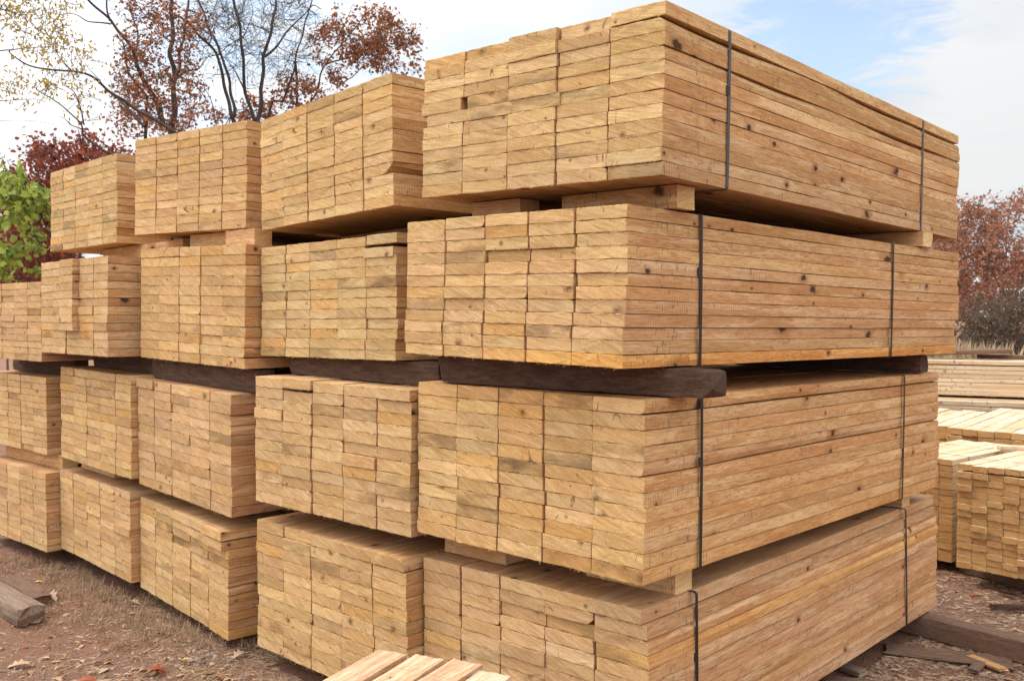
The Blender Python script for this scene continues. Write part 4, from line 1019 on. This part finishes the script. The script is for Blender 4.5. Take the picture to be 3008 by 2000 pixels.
# crimson bush behind the left stack
T = Tree('red_bush', 'dense crimson leaved young oak behind the topmost left bundle', 'tree', 15, 15, M_BARK, M_CRIM)
T.limb([(230, 760), (220, 640), (180, 520), (160, 430)], .07, .012, 0, 0, True)
T.limb([(225, 700), (290, 560), (330, 460), (360, 440)], .05, .010, 0, .4)
T.limb([(220, 700), (120, 600), (70, 540)], .04, .010, 0, -.5)
T.twigs(ell(T.r, [(250, 450, 70, 45, 1.4), (160, 480, 90, 60, 1.6), (330, 470, 60, 40), (80, 560, 70, 80), (150, 600, 110, 90, 1.4), (20, 620, 60, 120), (120, 720, 130, 80, 1.2), (60, 800, 110, 60), (230, 560, 100, 80)], 330, 15, 1.2), 5, .08, .24, .010, 4)
T.done()
T = Tree('red_bush', 'dull brown thicket low behind the green sapling at the left edge', 'shrub', 17, 16, M_BARKG, M_RED)
T.limb([(0, 820), (-10, 640), (10, 470)], .05, .01, 0, 0, True)
T.limb([(20, 800), (100, 690), (150, 640)], .04, .01)
T.twigs(ell(T.r, [(10, 500, 40, 70, .6), (0, 640, 80, 90), (80, 740, 150, 110, 1.5)], 170, 17, .9), 5, .075, .3, .010, 5)
T.done()
# green maple sapling, much closer
T = Tree('green_sapling', 'bright green maple sapling at the left edge', 'tree', 9.6, 18, M_BARK, M_GREEN)
T.leafw = .5
T.limb([(40, 880), (60, 800), (75, 720), (90, 640), (60, 560), (20, 470)], .022, .005, 0, 0, True)
T.limb([(75, 730), (110, 640), (125, 580)], .010, .003)
T.limb([(40, 840), (100, 800), (150, 780), (210, 745), (280, 740)], .010, .003)
T.limb([(60, 560), (100, 600), (140, 610)], .008, .003)
T.twigs(ell(T.r, [(20, 500, 45, 45), (40, 570, 55, 60, 1.2), (110, 585, 45, 40), (30, 660, 60, 60), (90, 720, 60, 55), (15, 770, 50, 50), (125, 690, 30, 30), (190, 748, 30, 12, .6), (65, 825, 30, 15, .5)], 58, 9.6, .45), 4, .075, .12, .005, 3, .25, .25)
T.done()

# right background: rusty trees
for i, (cx, D, lab) in enumerate(((2840, 21, 'rust red tree just clear of the right end of the nearest stack'), (2960, 20, 'rust red tree crossing the right edge of the photo'))):
    T = Tree('rust_tree', lab, 'tree', D, 30+i, M_BARKG, M_RUST, 'rust coloured trees at the right')
    T.limb([(cx, 1010), (cx+10, 880), (cx-5, 760), (cx+5, 620)], .09, .012, 0, 0, True)
    T.limb([(cx+5, 900), (cx+60, 780), (cx+80, 640)], .05, .010, 0, .5)
    T.limb([(cx, 880), (cx-60, 760), (cx-80, 660)], .05, .010, 0, -.5)
    T.twigs(ell(T.r, [(cx-30, 650, 60, 70, 1.2), (cx+50, 640, 60, 70, 1.2), (cx, 760, 110, 100, 1.6), (cx-20, 870, 110, 80, 1.2), (cx+70, 730, 60, 100)], 230, D, 1.3), 5, .075, .26, .011, 4)
    T.done()
T = Tree('rust_tree', 'rust red tree hidden mostly behind the nearest stack at the right', 'tree', 23, 33, M_BARKG, M_RUST, 'rust coloured trees at the right')
T.limb([(2760, 1010), (2765, 800), (2750, 640)], .09, .012, 0, 0, True)
T.twigs(ell(T.r, [(2770, 690, 70, 70), (2760, 800, 90, 100)], 150, 23, 1.2), 5, .09, .26, .011, 4)
T.done()
T = Tree('brown_shrub', 'dull brown green shrub with grey branches below the rust trees', 'shrub', 16.5, 34, M_BARKG, M_DKG)
T.leafw = .22
for q in ([(2905, 1040), (2900, 950), (2885, 880)], [(2910, 1040), (2925, 940), (2920, 850)], [(3040, 1030), (2990, 960), (2940, 900), (2910, 850)], [(3050, 1050), (2985, 1000), (2930, 960)], [(2880, 1040), (2850, 960), (2840, 900)]):
    T.limb(q, .03, .006, 0, T.r.uniform(-.5, .5), True)
T.twigs(ell(T.r, [(2900, 960, 80, 90, 1.5), (2960, 980, 80, 90, 1.5), (2860, 940, 50, 70), (3010, 960, 60, 100), (2960, 1040, 110, 50), (2890, 1040, 60, 50)], 200, 15.6, .8), 4, .055, .25, .008, 5)
T.done()
# tall dry grass behind the pine piles
vs, fs = [], []
for i in range(4200):
    x = rnd.triangular(6.2, 6.9, 6.5) if i % 3 else rnd.uniform(3.5, 16); y = 14.2+rnd.gauss(0, .8)+(x-7)*.1
    p = Vector((x, y, 0)); hh = rnd.uniform(.5, 1.5) if 6.2 < x < 6.9 else rnd.uniform(.15, .5); l = rnd.gauss(0, .16)
    n = len(vs); s = Vector((.0022, 0, 0))
    vs += [p-s, p+s, p+Vector((l*.3, rnd.gauss(0, .1), hh*.6))+s*.8, p+Vector((l*.3, 0, hh*.6))-s*.8, p+Vector((l, rnd.gauss(0, .2), hh))]
    fs += [(n, n+1, n+2, n+3), (n+3, n+2, n+4)]
tag(mesh_obj('tall_grass', vs, fs, M_TAN), 'tall tan dry grass behind the pine piles', 'grass', kind='stuff')
# distant wood: closes the horizon behind everything
vs, fs = [], []
for i in range(9000):
    a = rnd.uniform(-1.1, 1.1); rr_ = rnd.uniform(55, 75); x, y = math.sin(a)*rr_, math.cos(a)*rr_
    hmax = 4.2+1.6*noise.noise(Vector((a*7, 0, 0))); z = rnd.random()**.8*hmax
    n = len(vs); s = rnd.uniform(.25, .6)
    d1 = Vector((rnd.gauss(0, 1), rnd.gauss(0, 1), rnd.gauss(0, 1))).normalized()*s; d2 = d1.cross(Vector((rnd.gauss(0, 1), rnd.gauss(0, 1), rnd.gauss(0, 1)))).normalized()*s
    p = Vector((x, y, z)); vs += [p, p+d1, p+d1+d2*.8, p+d2]; fs.append((n, n+1, n+2, n+3))
tag(mesh_obj('distant_wood', vs, fs, col_mat('far_wood', (.12, .07, .05), (.24, .15, .10), .9)), 'far off autumn wood along the horizon', 'wood', kind='stuff')
bpy.context.view_layer.update()
